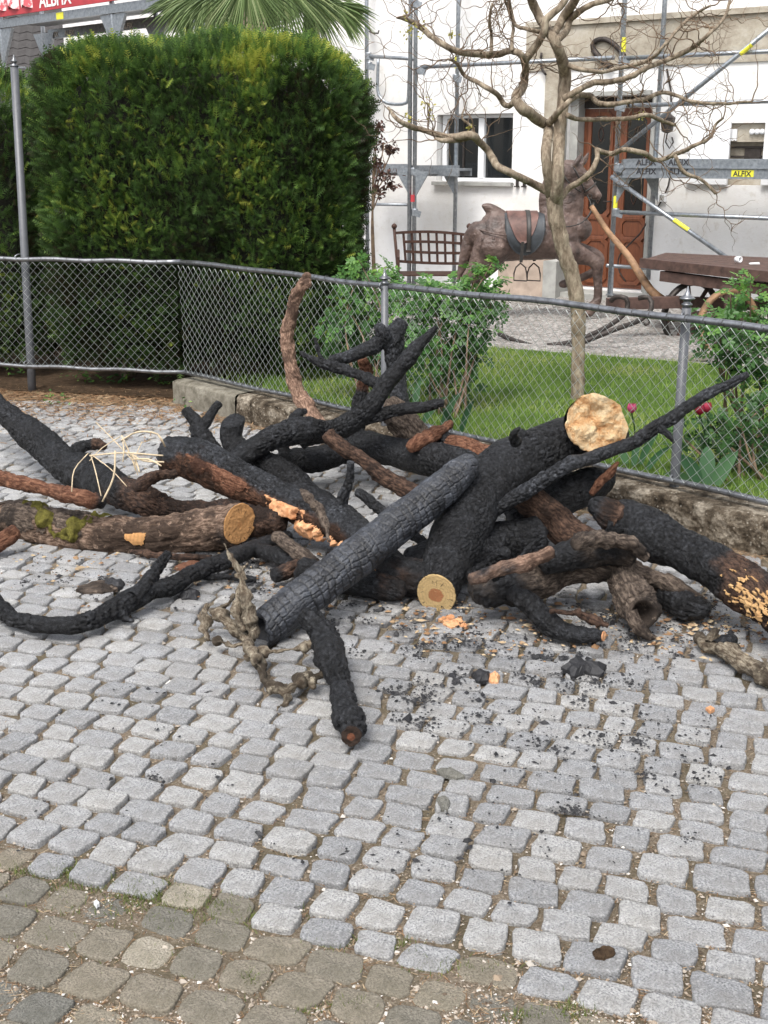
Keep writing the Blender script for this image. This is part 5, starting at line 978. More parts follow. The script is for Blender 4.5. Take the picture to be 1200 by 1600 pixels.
def hedge(nm, label, cx, cy, hx, hy, z0, z1, dens, seed, p_=5.2):
    r = np.random.default_rng(seed); hz = (z1-z0)/2; cz = (z0+z1)/2; th = thing('hedge', (cx, cy, 0), label, 'hedge')
    faces = [((0, -1, 0), 4*hx*hz), ((0, 0, 1), 4*hx*hy), ((1, 0, 0), 4*hy*hz), ((-1, 0, 0), 4*hy*hz), ((0, 1, 0), 4*hx*hz*.35)]; P_ = []
    for nn, A in faces:
        n = int(A*dens); q = r.uniform(-1, 1, (n, 3)); k = [i for i in range(3) if nn[i]][0]; q[:, k] = nn[k]; P_.append(q)
    q = np.vstack(P_); L = (np.abs(q)**p_).sum(1)**(1/p_); q = q/L[:, None]; g = np.sign(q)*np.abs(q)**(p_-1)/np.array([hx, hy, hz]); g /= np.linalg.norm(g, axis=1)[:, None]
    W = q*np.array([hx, hy, hz])+np.array([cx, cy, cz]); lump = .15*fbm(W*np.array([1.9, 1.9, 1.0])+seed, 3, seed)+.09*fbm(W*6, 3, seed+3)
    W += g*(lump-.02-abs(r.normal(0, .035, len(W))))[:, None]
    cl = fbm(W*np.array([3.2, 3.2, 2.4])+3, 4, seed+7); vert = fbm(W*np.array([2.5, 2.5, .35]), 2, seed+11)
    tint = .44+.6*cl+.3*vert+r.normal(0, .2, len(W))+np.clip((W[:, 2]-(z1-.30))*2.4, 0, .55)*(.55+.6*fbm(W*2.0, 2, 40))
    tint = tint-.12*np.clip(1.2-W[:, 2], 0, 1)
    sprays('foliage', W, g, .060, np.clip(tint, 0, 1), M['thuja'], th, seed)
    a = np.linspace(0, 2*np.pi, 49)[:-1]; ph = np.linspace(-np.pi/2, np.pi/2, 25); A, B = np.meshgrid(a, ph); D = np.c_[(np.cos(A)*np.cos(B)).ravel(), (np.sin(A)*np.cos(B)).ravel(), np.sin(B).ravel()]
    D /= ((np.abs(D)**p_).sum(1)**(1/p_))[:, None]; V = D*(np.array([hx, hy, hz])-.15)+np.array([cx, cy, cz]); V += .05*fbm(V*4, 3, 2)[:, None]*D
    F = [(j*48+i, j*48+(i+1) % 48, (j+1)*48+(i+1) % 48, (j+1)*48+i) for j in range(24) for i in range(48)]; part('dark_core', V, F, M['thuja_in'], th)  # solid dark body added inside the hedge to block light between sprays
    for k in range(3 if hx > 1 else 1):
        x = cx+(k-1)*hx*.6 if hx > 1 else cx; MB().tube([[x, cy, 0], [x+.03, cy, .5]], [.06, .05], 8).build('trunk', M['hazel'], th, smooth=True)
    return th
hedge('hedge', 'tall clipped dark green conifer hedge behind the mesh at left, yellowing along its top', -1.29, 9.28, 1.13, .66, .0, 2.41, 3800, 3)
hedge('hedge', 'lower narrow piece of conifer hedge beyond the tall post at the left edge', -3.18, 9.7, .62, .6, .0, 2.16, 2000, 8)
# ------------------------------------------------------------------ palm
pa = thing('palm_tree', py_(395, 400, 11.6)*[1, 1, 0], 'fan palm whose upper leaves rise above the conifer hedge', 'palm tree')
pc = py_(395, -25, 11.6); MB().tube([[pc[0], 11.6, 0], [pc[0]+.03, 11.6, 1.2], [pc[0], 11.6, pc[2]]], [.11, .12, .1], 12).build('trunk', M['hazel'], pa, smooth=True)
r = np.random.default_rng(5)
for (hx, hy, dep, L, spread, a0) in ((330, -20, 11.3, .62, 150, 200), (300, -6, 11.6, .5, 110, 215), (385, -35, 11.2, .72, 150, 262), (440, -30, 11.3, .7, 140, 290), (480, -10, 11.5, .62, 110, 318), (520, 5, 11.3, .45, 60, 330), (400, -10, 11.8, .6, 160, 250), (355, -10, 11.9, .6, 160, 240)):
    h = py_(hx, hy, dep); mb = []; V = []; F = []
    MB().tube([pc, (pc+h)/2+[0, 0, .08], h], .014, 6).build('stalk', M['palm_leaf'], pa)
    nb_ = 40; c = 0
    for k in range(nb_):
        an = math.radians(a0+(k/(nb_-1)-.5)*spread); d = np.array([math.cos(an), .35*math.sin(k*.9)*.3, math.sin(an)]); pr = np.array([-d[2], .3, d[0]]); pr /= np.linalg.norm(pr); LL = L*.86*r.uniform(.8, 1.1)
        q = [h+d*LL*t+np.array([0, -.1*t, -.16*t**3*LL]) for t in (0, .35, .7, 1)]; wd = [.006, .011, .008, .001]
        for i in range(4): V += [q[i]-pr*wd[i], q[i]+np.array([0, -.010*(i < 3), 0]), q[i]+pr*wd[i]]
        for i in range(3): F += [(c+3*i, c+3*i+1, c+3*i+4, c+3*i+3), (c+3*i+1, c+3*i+2, c+3*i+5, c+3*i+4)]
        c += 12
    part('palm_frond', V, F, M['palm_leaf'], pa, smooth=False, attrs={'tint': np.repeat(r.random(nb_), 12)})
# ------------------------------------------------------------------ leafy shrubs
def leaves(name, C, nrm, size, tint, m, parent, seed=0, comp=5, asp=.62):
    r = np.random.default_rng(seed); n = len(C)
    T = np.array([(0, 0, 0), (.4, .5*asp, .06), (1, 0, 0), (.4, -.5*asp, .06), (.78, .34*asp, .03), (.78, -.34*asp, .03)]); FF = np.array([[0, 1, 4], [0, 4, 2], [0, 2, 5], [0, 5, 3]])
    up = nrm+r.normal(0, .35, (n, 3)); up /= np.linalg.norm(up, axis=1)[:, None]; ax = np.cross(up, r.normal(0, 1, (n, 3))); ax /= np.linalg.norm(ax, axis=1)[:, None]; sd_ = np.cross(up, ax)
    V = []; tt = []
    for k in range(comp):
        if comp == 1: o, a = 0, 0.
        else: o = [.0, .9, .9, 1.7, 1.7][k] if k else 2.3; a = 0 if k == 0 else [0, 1.05, -1.05, .9, -.9][k]
        s = size*r.uniform(.75, 1.2, n); dx = ax*math.cos(a)+sd_*math.sin(a); dy = np.cross(up, dx); ori = C+ax*(size*.75*o)[:, None] if hasattr(size, '__len__') else C+ax*size*.75*o
        V.append(ori[:, None]+s[:, None, None]*(T[None, :, 0:1]*dx[:, None]+T[None, :, 1:2]*dy[:, None]+T[None, :, 2:3]*up[:, None])); tt.append(np.clip(tint+r.normal(0, .08, n), 0, 1))
    V = np.concatenate(V); N_ = len(V); F = (FF[None]+(np.arange(N_)*6)[:, None, None]).reshape(-1, 3)
    return tag(part(name, V.reshape(-1, 3), F, m, parent, smooth=False, attrs={'tint': np.repeat(np.concatenate(tt), 6)}), kind='stuff')
def shrub(label, Y, blobs, dens, leaf, seed, base, cat='shrub', nm='leafy_shrub', tb=0.):
    r = np.random.default_rng(seed); th = thing(nm, base, label, cat); C = []; Nn_ = []; sc_ = []; tips = []
    for (x, y, rx, ry) in blobs:
        dY = r.normal(0, .12); c = py_(x, y, Y+dY); a, b = rad(c, rx), rad(c, ry); n = int(dens*a*b/.01); q = r.normal(0, 1, (n, 3)); q /= np.linalg.norm(q, axis=1)[:, None]; rr_ = r.uniform(.25, 1.15, n)**.6
        C.append(c+q*rr_[:, None]*np.array([a, (a+b)*.42, b])); Nn_.append(q*.6+np.array([0, -.25, .75])); sc_.append(np.full(n, (c[2]))); tips.append(c+np.array([0, 0, b*.5]))
    C = np.vstack(C); Nn_ = np.vstack(Nn_); C = C[C[:, 2] > .1]; Nn_ = Nn_[:len(C)]
    t = .42+tb+.25*fbm(C*9, 2, seed)+np.clip((C[:, 2]-.55)*.5, -.2, .3)+r.normal(0, .1, len(C))
    leaves('foliage', C, Nn_, leaf, t, M['rose_leaf'], th, seed)
    for k, tp in enumerate(tips):
        b = np.array(base)+r.normal(0, .06, 3)*[1, 1, 0]; mid_ = b*.45+tp*.55+r.normal(0, .05, 3); MB().tube(spline([b, mid_, tp], .08), np.linspace(.009, .003, len(spline([b, mid_, tp], .08))), 6).build('stem', M['twig'], th, smooth=True)
    return th
shrub('broad leafy green shrub behind the mesh, right against the conifer hedge', 8.0, [(560, 440, 34, 30), (545, 500, 40, 40), (585, 480, 45, 45), (600, 430, 20, 24), (620, 455, 35, 25), (575, 555, 40, 40), (640, 500, 40, 45), (560, 410, 14, 14), (520, 520, 25, 40)], 42, .034, 1, pz(590, 640, .08))
shrub('taller leafy green shrub before the iron bench and the carved horse', 7.7, [(665, 460, 40, 30), (710, 470, 45, 35), (745, 440, 22, 28), (770, 420, 12, 22), (775, 465, 20, 35), (690, 520, 50, 45), (650, 560, 45, 45), (710, 575, 42, 45), (745, 520, 25, 45), (760, 490, 25, 28), (735, 505, 30, 40)], 42, .034, 2, pz(700, 650, .08))
shrub('rose bush with drooping foliage behind the right part of the mesh', 6.25, [(1150, 500, 45, 35), (1125, 525, 40, 30), (1180, 540, 40, 50), (1150, 470, 14, 25), (1160, 440, 10, 20), (1172, 450, 12, 18), (1140, 560, 40, 35), (1195, 600, 40, 50), (1205, 500, 35, 40), (1110, 505, 30, 25), (1140, 455, 12, 8)], 40, .033, 3, pz(1165, 700, .08), tb=-.05)
shrub('low rose foliage behind the tulips at the lower right of the fence', 6.0, [(1150, 660, 45, 40), (1100, 665, 28, 28), (1185, 700, 45, 40), (1125, 710, 40, 30), (1210, 650, 40, 50), (1060, 690, 20, 25)], 34, .03, 4, pz(1160, 745, .08), tb=-.08)
# red dry shrub by the wall
rsx = thing('maple_shrub', py_(590, 420, 11.0)*[1, 1, 0], 'dry maroon-leaved shrub between the hedge and the scaffold', 'shrub')
C = []; r = np.random.default_rng(6)
for (x, y, a) in ((590, 200, 14), (600, 228, 18), (612, 235, 8), (588, 255, 12), (603, 275, 16), (612, 290, 9), (590, 300, 14), (585, 225, 14)):
    c = py_(x, y, 11.0); k = rad(c, a); C.append(c+r.normal(0, .5, (70, 3))*[k, k, k*.6])
    st = spline([np.array(rsx.location), py_(582, 330, 11.0), c], .1); MB().tube(st, np.linspace(.02, .005, len(st)), 6).build('stem', M['twig'], rsx, smooth=True)
C = np.vstack(C); leaves('foliage', C, r.normal(0, 1, C.shape), .04, r.random(len(C)), M['red_leaf'], rsx, 3, comp=1, asp=.5)
# tulips
def tulip(label, base, blooms, leaves_, petal, seed, cat='tulips'):
    r = np.random.default_rng(seed); th = thing('tulip_plant', base, label, cat)
    for (x, y, Y) in blooms:
        t = py_(x, y, Y); st = spline([np.array(base)+r.normal(0, .02, 3)*[1, 1, 0], (np.array(base)+t)/2+[.01, 0, .02], t], .05); MB().tube(st, .004, 6).build('stem', M['tulip_leaf'], th, attrs={'tint': np.full(len(st)*6, .4)})
        for k in range(6):
            a = k*math.pi/3; o_ = np.array([math.cos(a), math.sin(a), 0]); s_ = np.array([-o_[1], o_[0], 0]); w_ = .013 if k % 2 else .016; V = []
            for i, (h, rr_, ww) in enumerate(((0, .004, .3), (.012, .017, .9), (.026, .021, 1), (.040, .018, .7), (.050, .014, .08))): V += [t+o_*rr_+np.array([0, 0, h])-s_*w_*ww, t+o_*(rr_+.004)+np.array([0, 0, h]), t+o_*rr_+np.array([0, 0, h])+s_*w_*ww]
            F = [(3*i+j, 3*i+j+1, 3*i+j+4, 3*i+j+3) for i in range(4) for j in (0, 1)]; part('petal', V, F, M[petal], th, attrs={'tint': np.full(15, r.random())})
    for (x, y, Y, L, lean, wd) in leaves_:
        b = py_(x, y, Y); V = []; d = np.array([lean, r.normal(0, .3), 1.0]); d /= np.linalg.norm(d); s_ = np.cross(d, [0, 1, 0.]); s_ /= np.linalg.norm(s_)
        for i, t in enumerate(np.linspace(0, 1, 7)):
            c = b+d*L*t+np.array([lean*.3*L*t*t, 0, -.25*L*t**3]); ww = wd*math.sin(math.pi*min(1, .18+.82*t))**.8*(1 if t < 1 else .05); V += [c-s_*ww, c+np.array([0, .25*ww, 0]), c+s_*ww]
        F = [(3*i+j, 3*i+j+1, 3*i+j+4, 3*i+j+3) for i in range(6) for j in (0, 1)]; part('leaf', V, F, M['tulip_leaf'], th, attrs={'tint': np.full(21, r.random())})
tulip('single pink tulip behind the mesh just right of the torn log face', pz(990, 715, .08), [(987, 645, 6.1)], [(978, 725, 6.1, .26, -.25, .022), (990, 728, 6.12, .22, .1, .02), (1000, 725, 6.1, .3, .3, .02), (1010, 735, 6.05, .2, .6, .018)], 'petal', 1, 'tulip')
tulip('pair of dark red tulips behind the mesh right of the near fence post', pz(1105, 735, .08), [(1093, 648, 5.8), (1104, 644, 5.85)], [(1092, 755, 5.75, .22, -.45, .035), (1105, 760, 5.75, .26, .0, .04), (1118, 758, 5.72, .24, .35, .038), (1080, 760, 5.75, .16, -.9, .03)], 'petal_red', 2)
tulip('leafy tulip clump without flowers behind the upright limb', pz(640, 655, .08), [], [(630, 660, 7.0, .3, -.3, .02), (645, 662, 7.0, .34, .1, .02), (690, 668, 6.7, .3, .3, .02), (705, 672, 6.7, .26, -.2, .02), (720, 676, 6.65, .28, .2, .018), (600, 650, 7.1, .2, -.5, .02), (660, 662, 6.9, .26, .5, .02)], 'petal', 3, 'tulip leaves')
# grass blades of the lawn
r = np.random.default_rng(9); n = 90000; X_ = r.uniform(-1.2, 5, n); Y_ = 5.0+5.6*r.random(n)**1.1
ok = np.array([fence_side((x, y)) > .15 and y < edgeY(x)+.03*math.sin(x*9) for x, y in zip(X_, Y_)]) & (X_/Y_ < .42); X_, Y_ = X_[ok], Y_[ok]; n = len(X_)
D = np.c_[r.normal(0, .35, (n, 2)), np.ones(n)]; D /= np.linalg.norm(D, axis=1)[:, None]; pp = np.c_[X_, Y_, np.full(n, .083)]
tn = np.clip(.52+.8*fbm(pp*2.2, 4, 4)+r.normal(0, .16, n), 0, 1); strips('lawn_grass', pp, D, r.uniform(.022, .05, n), .0045, M['grass_blade'], tn, seed=10)
n = 9000; s_ = r.uniform(.3, 7, n); of = -.08-abs(r.normal(0, .10, n)); pp = np.array([fpt(a_, .06, b_) for a_, b_ in zip(s_, of)]); D = np.c_[r.normal(0, .4, (n, 2)), np.ones(n)]; D /= np.linalg.norm(D, axis=1)[:, None]
strips('fence_foot_grass', pp, D, r.uniform(.03, .10, n), .004, M['grass_blade'], r.random(n)*.7, seed=11)
# weeds at the foot of the hedge
for i, (x, y, sz_, lb) in enumerate(((128, 597, .05, 'small green weed under the mesh, leftmost of the weeds'), (155, 600, .07, 'broad-leaved weed growing under the mesh below the hedge'), (195, 600, .06, 'weed with long leaves, third from the left under the mesh'), (255, 604, .05, 'dark weed close to the end of the kerb'), (88, 633, .045, 'low weed in the joints of the cobbles at left'), (308, 636, .05, 'grassy weed against the end of the kerb stone'), (340, 632, .06, 'feathery weed at the foot of the kerb stone'), (28, 588, .05, 'weed beside the foot of the tall post'))):
    b = pz(x, y, .0); r = np.random.default_rng(50+i); n = 26; th = thing('weed', b, lb, 'weed', 'weeds along the hedge foot'); q = b+np.c_[r.normal(0, sz_, n), r.normal(0, sz_*.8, n), r.uniform(.01, .09, n)]
    leaves('foliage', q, np.tile([0, -.2, 1.], (n, 1)), sz_*.7, r.uniform(.3, .9, n), M['rose_leaf'], th, 60+i, comp=1, asp=.45)

# ------------------------------------------------------------------ corkscrew hazel
tr = thing('corkscrew_hazel', py_(903, 612, 8.0)*[1, 1, 0]+[0, 0, .08], 'contorted hazel tree with bare curling branches on the lawn before the door', 'tree')
TW = []
def limb(pts, name, Y=8.0, wob=.0, tw=0, seed=0, c1=True):
    r = np.random.default_rng(seed+100); W = []
    for i, q in enumerate(pts):
        yy = q[3] if len(q) > 3 else Y+wob*math.sin(i*1.7+seed); p = py_(q[0], q[1], yy); W.append([*p, rad(p, q[2])*.88])
    S = spline(np.array(W), .02); C, R = S[:, :3].copy(), S[:, 3]; C += .006*np.stack([fbm(C*14, 2, seed+k) for k in range(3)], 1)
    n = 14 if R.max() > .02 else 9; t, X, Y_ = frames(C); a = np.linspace(0, 6.283, n, endpoint=False); N = X[:, None]*np.cos(a)[None, :, None]+Y_[:, None]*np.sin(a)[None, :, None]
    d = R[:, None]*(1+.16*fbm((C[:, None]+N*.02).reshape(-1, 3)*22, 3, seed).reshape(len(C), n)); V = (C[:, None]+N*d[:, :, None]).reshape(-1, 3); m = len(C)
    F = [(i*n+k, i*n+(k+1) % n, (i+1)*n+(k+1) % n, (i+1)*n+k) for i in range(m-1) for k in range(n)]+[tuple(range(n))[::-1], tuple((m-1)*n+k for k in range(n))]
    part(name, V, F, M['hazel'], tr)
    for k in range(int(tw*.6)):
        i = int(r.uniform(.25, 1)**.7*(m-1)); TW.append((C[i], t[i], min(R[i]*.6, .008)))
    TW.append((C[-1], t[-1], R[-1]))
limb([(903, 650, 13), (903, 560, 12), (903, 490, 13), (897, 440, 14), (884, 400, 14), (872, 355, 14), (867, 325, 15), (866, 305, 12)], 'trunk', seed=1)
limb([(866, 325, 11), (858, 285, 9), (853, 235, 9), (857, 200, 9), (846, 190, 9.5), (818, 170, 10), (806, 152, 9), (818, 132, 7.5), (820, 100, 6.5), (812, 84, 6), (795, 80, 6), (770, 85, 6), (720, 82, 5.5), (690, 68, 5.5), (662, 46, 5), (640, 32, 4), (620, 27, 2)], 'branch', wob=.12, tw=26, seed=2)
limb([(868, 325, 12), (872, 275, 11), (875, 195, 10.5), (883, 125, 11), (876, 88, 10), (864, 60, 9), (848, 35, 8), (832, 5, 8), (825, -20, 7)], 'branch', wob=.1, tw=6, seed=3)
limb([(820, 95, 7, 8.0), (838, 70, 7, 7.95), (851, 48, 7, 7.9), (853, 30, 6.5, 7.9), (875, 12, 6, 7.9), (890, -10, 6, 7.9)], 'branch', tw=6, seed=4)
limb([(868, 62, 7), (885, 50, 6), (892, 30, 6), (915, 12, 5.5), (940, 3, 5), (965, -5, 4)], 'branch', wob=.1, tw=8, seed=5)
limb([(864, 58, 6), (878, 30, 8), (895, 5, 8), (905, -15, 7)], 'branch', wob=.1, tw=3, seed=6)
limb([(864, 302, 8), (840, 290, 7), (800, 271, 6.5), (776, 258, 6.5), (764, 237, 6.5), (748, 220, 6.5), (735, 211, 7.5), (700, 214, 5.5), (665, 205, 5), (640, 197, 5), (620, 186, 4), (607, 168, 2.5)], 'branch', wob=.1, tw=16, seed=7)
limb([(735, 213, 6), (715, 219, 5), (690, 219, 4), (680, 216, 2)], 'branch', wob=.05, tw=3, seed=8)
limb([(858, 192, 7), (880, 168, 5), (900, 150, 5), (922, 150, 4.5), (938, 162, 4.5), (975, 160, 4), (1005, 155, 4), (1038, 144, 3.5), (1080, 158, 3), (1125, 162, 2.5), (1175, 158, 2)], 'branch', wob=.12, tw=24, seed=9)
limb([(880, 155, 6), (905, 140, 5.5), (925, 130, 5.5), (950, 128, 5), (985, 120, 5), (1010, 106, 4.5), (1055, 88, 4.5), (1085, 72, 4), (1105, 55, 3.5), (1130, 30, 3), (1140, 0, 2.5)], 'branch', wob=.12, tw=26, seed=10)
limb([(886, 180, 5), (905, 187, 4), (945, 186, 4), (985, 185, 4), (1010, 180, 4), (1040, 190, 3.5), (1056, 195, 2.5)], 'branch', wob=.12, tw=14, seed=11)
limb([(868, 322, 7), (884, 298, 5.5), (905, 284, 5.5), (922, 270, 5), (932, 250, 4.5), (933, 232, 4)], 'branch', wob=.05, tw=4, seed=12)
limb([(933, 233, 4.5), (955, 240, 4.5), (975, 234, 4.5), (1005, 240, 4.5), (1028, 250, 4), (1058, 240, 4), (1090, 225, 3.5), (1110, 214, 3), (1118, 195, 2.5), (1130, 185, 2)], 'branch', wob=.1, tw=16, seed=13)
limb([(1055, 243, 3.5), (1068, 268, 3.5), (1095, 280, 3), (1112, 296, 3), (1118, 302, 3)], 'branch', tw=6, seed=14)
limb([(883, 100, 5), (905, 108, 4), (940, 112, 3.5), (975, 105, 3.5), (1010, 95, 3.5), (1035, 75, 3), (1060, 45, 3), (1090, 20, 2.5), (1110, 8, 2)], 'branch', wob=.12, tw=22, seed=15)
limb([(848, 52, 4), (825, 45, 3.5), (805, 38, 3), (798, 10, 3), (790, -10, 3)], 'branch', wob=.1, tw=8, seed=16)
limb([(800, 80, 4), (800, 60, 3), (801, 35, 2.8), (792, 10, 2.5), (788, -5, 2)], 'branch', wob=.1, tw=8, seed=17)
limb([(805, 160, 5), (790, 165, 5), (780, 150, 4.5), (765, 140, 4.5), (745, 128, 4), (725, 118, 3.5), (715, 100, 3), (700, 92, 2)], 'branch', wob=.1, tw=18, seed=18)
limb([(768, 84, 3.5), (768, 60, 3), (765, 30, 2.5), (770, 5, 2)], 'branch', wob=.1, tw=10, seed=19)
limb([(735, 213, 5), (740, 200, 3), (722, 185, 2), (725, 170, 1.5)], 'branch', tw=4, seed=20)
r = np.random.default_rng(77); Vs, Fs, nn_ = [], [], 0
def twig(p, d, L, r0, depth):
    global nn_
    st = .016; n = max(4, int(L/st)); pts = [np.array(p, float)]; d = d/np.linalg.norm(d); ax = r.normal(0, 1, 3); ax /= np.linalg.norm(ax); ph = r.uniform(0, 6.28)
    for k in range(n):
        curl = math.sin(ph+k*.85)*.55; ax2 = np.cross(d, ax); ax2 /= np.linalg.norm(ax2)+1e-9; d = d+ax2*curl*.75+r.normal(0, .13, 3)+np.array([0, 0, .03]); d[1] *= .9; d /= np.linalg.norm(d); pts.append(pts[-1]+d*st)
        if depth < 2 and r.random() < (.085 if depth == 0 else .05): twig(pts[-1], d+r.normal(0, .9, 3), L*r.uniform(.35, .7), r0*.6, depth+1)
    V, F = tube(np.array(pts), np.linspace(r0*.85, .0009, len(pts)), 4, cap=False); Vs.append(V); Fs.append(np.array(F)+nn_); nn_ += len(V)
for (p, t, rr_) in TW:
    d = t*.5+r.normal(0, 1, 3)*[1, .5, 1]; twig(p, d, r.uniform(.22, .62), min(max(rr_*.75, .0028), .0055), 0)
tag(part('twigs', np.vstack(Vs), np.vstack(Fs), M['twig'], tr), kind='stuff'); print('twig verts', nn_)
C = []
for (x, y, s_) in ((637, 55, 10), (660, 45, 8), (633, 25, 6), (663, 160, 10), (668, 180, 8), (705, 52, 4), (735, 200, 5), (640, 185, 6), (1000, 182, 5), (640, 45, 8)):
    c = py_(x, y, 8.0); k = rad(c, s_); C.append(c+r.normal(0, .7, (14, 3))*k)
C = np.vstack(C); leaves('young_leaves', C, r.normal(0, 1, C.shape), .022, r.random(len(C)), M['yellow_leaf'], tr, 5, comp=1, asp=.6)

# ------------------------------------------------------------------ iron bench
YB = 13.0; bn = thing('iron_bench', py_(675, 470, YB)*[1, 1, 0]+[0, 0, .08], 'rusty iron garden bench with a square lattice back before the white wall', 'bench')
for x0, x1 in ((616, 622), (733, 734)):
    a, b = py_(x0, 358, YB), py_(x1, 425, YB); g = np.array([b[0], YB+.02, .08]); p = MB().tube([a, b, g], .016, 8).build('post', M['iron'], bn, smooth=True)
    MB().lathe(a, [(.012, -.0), (.024, .012), (.03, .03), (.02, .05), (.004, .06)], 10).build('ball_finial', M['iron'], p, smooth=True)
    MB().tube([[b[0], YB-.02, .5], [b[0], YB-.45, .47], [b[0], YB-.46, .08]], .014, 6).build('leg', M['iron'], bn)
    MB().tube([[b[0], YB-.02, .68], [b[0], YB-.25, .7], [b[0], YB-.44, .64], [b[0], YB-.45, .47]], .014, 6).build('armrest', M['iron'], bn)
def bp(u, v): x0, x1 = 617.5+4*v, 733.5; xx = x0+(x1-x0)*u; return py_(xx, (364+44*v)+3.5*u-(3.5*math.sin(math.pi*u) if v < .5 else 0)*(1-v)+1.5*math.sin(math.pi*u)*v, YB)
for v in (0, .32, .64, 1):
    pts = [bp(u if v in (0, 1) else .11+.78*u, v) for u in np.linspace(0, 1, 14)]; mb = MB()
    for a, b in zip(pts[:-1], pts[1:]): mb.bar(a, b, .012, .028)
    mb.build('back_rail' if v in (0, 1) else 'lattice_bar', M['iron'], bn)
for k in range(8): u = .11+.78*k/7; MB().bar(bp(u, 0)+[0, .008, 0], bp(u, 1)+[0, .008, 0], .026, .01, up=(0, 1, 0)).build('lattice_bar', M['iron'], bn)
a, b = bp(0, 1), bp(1, 1)
for k in range(7): MB().box(a[0]+.02, b[0]-.02, YB-.07-.06*k-.045, YB-.07-.06*k, .46, .475).build('seat_slat', M['iron'], bn)
# ------------------------------------------------------------------ carved horse
YH = 12.3; hs = thing('carved_horse', py_(850, 490, YH)*[1, 1, 0]+[0, 0, .08], 'weathered brown carousel horse with saddle and stirrups standing before the door', 'carved horse')
hm = MB()
def hl(pts, dy=0., ell=1.): 
    W = []
    for q in pts: p = py_(q[0], q[1], YH); W.append([p[0], YH+dy+(q[3] if len(q) > 3 else 0), p[2], rad(p, q[2])*(1.12 if q[2] > 11 else 1.05)])
    S = spline(np.array(W), .02); V, F = tube(S[:, :3], S[:, 3], 14); V[:, 1] = YH+dy+(V[:, 1]-YH-dy)*ell; hm.add(V, F)
    for e in (0, -1): V, F = tube([S[e, :3]+[0, 0, -S[e, 3]*.75], S[e, :3]+[0, 0, -S[e, 3]*.4], S[e, :3], S[e, :3]+[0, 0, S[e, 3]*.4], S[e, :3]+[0, 0, S[e, 3]*.75]], np.array([.5, .85, .97, .85, .5])*S[e, 3], 12); hm.add(V, F)
hl([(752, 365, 22), (764, 366, 31), (785, 370, 34), (815, 372, 31), (845, 372, 30), (875, 366, 34), (893, 360, 30), (902, 358, 22)], ell=.82)
hl([(872, 352, 30), (882, 325, 27), (884, 298, 24), (880, 272, 19)], ell=.62); hl([(862, 285, 13), (858, 310, 15), (858, 335, 14)], ell=.4)
hl([(876, 270, 16), (890, 270, 18), (904, 279, 16), (918, 293, 12), (928, 302, 9.5), (933, 306, 8)], ell=.62)
hl([(893, 262, 4, -.05), (902, 250, 4.5, -.06), (908, 239, 1.5, -.06)]); hl([(906, 262, 4, .04), (915, 250, 4.5, .05), (921, 238, 1.5, .05)])
hl([(885, 392, 20), (905, 398, 13), (922, 405, 10), (930, 412, 10), (931, 432, 7), (932, 455, 6.5), (930, 468, 7), (922, 480, 9), (916, 487, 8)], dy=-.10, ell=.8)
hl([(885, 388, 18), (910, 392, 11), (932, 398, 8.5), (940, 408, 8), (934, 424, 7), (915, 434, 6), (895, 442, 6), (882, 446, 7)], dy=.12, ell=.8)
hl([(768, 385, 27), (755, 405, 21), (742, 422, 14), (728, 436, 9), (728, 450, 7), (738, 470, 7), (744, 486, 9)], dy=-.09, ell=.7)
hl([(775, 388, 24), (772, 408, 16), (762, 425, 10), (750, 438, 8), (752, 458, 6), (762, 478, 6), (768, 486, 8)], dy=.12, ell=.7)
hl([(757, 322, 5), (763, 325, 8), (775, 333, 10), (792, 342, 9), (808, 345, 6)], ell=.9); hl([(850, 345, 8), (866, 338, 10), (876, 330, 8)], ell=.9)
hl([(740, 352, 5), (733, 368, 8), (728, 392, 9), (722, 418, 7), (715, 438, 3)], ell=.6)
ob = hm.build('horse_body', M['horse'], hs, smooth=True)
md = ob.modifiers.new('r', 'REMESH'); md.mode = 'VOXEL'; md.voxel_size = .0125; md.use_smooth_shade = True; sm = ob.modifiers.new('s', 'SMOOTH'); sm.iterations = 5; sm.factor = .5
dg = bpy.context.evaluated_depsgraph_get(); me = bpy.data.meshes.new_from_object(ob.evaluated_get(dg)); ob.modifiers.clear(); ob.data = me; me.materials.clear(); me.materials.append(M['horse'])
me.polygons.foreach_set('use_smooth', np.full(len(me.polygons), True))
def saddle_arc(xs, yc, rr, a0f, m, name, thick=.012, ell=.85, a1f=None):
    V = []; nA = 26
    for i, x in enumerate(xs):
        c = py_(x, yc(x), YH); R_ = rad(c, rr(x)); am = a0f(i/(len(xs)-1)); a1 = -am
        for k in range(nA):
            a = a1+(am-a1)*k/(nA-1); V.append([c[0], YH-math.sin(a)*R_*ell, c[2]+math.cos(a)*R_])
    n0_ = len(V); W = []
    for i, x in enumerate(xs):
        c = py_(x, yc(x), YH)
        for k in range(nA): v_ = np.array(V[i*nA+k]); d = v_-c; W.append(v_+d/np.linalg.norm(d)*thick)
    V = V+W; F = []; m_ = len(xs)
    for i in range(m_-1):
        for k in range(nA-1): a = i*nA+k; F += [(a+n0_, a+n0_+1, a+n0_+nA+1, a+n0_+nA), (a, a+nA, a+nA+1, a+1)]
    for i in range(m_-1):
        for k in (0, nA-1): a = i*nA+k; F.append((a, a+n0_, a+n0_+nA, a+nA))
    for i in (0, m_-1):
        for k in range(nA-1): a = i*nA+k; F.append((a, a+1, a+n0_+1, a+n0_))
    return part(name, V, F, m, hs)
bl = saddle_arc(np.linspace(786, 848, 16), lambda x: 371, lambda x: 36.5, lambda t: math.radians(70+62*math.sin(math.pi*t)**.6), M['horse_blue'], 'saddle_cloth')
sa = saddle_arc(np.linspace(790, 838, 16), lambda x: 370.5, lambda x: 38.5, lambda t: math.radians(35+66*math.sin(math.pi*t)**.7), M['leather'], 'saddle')
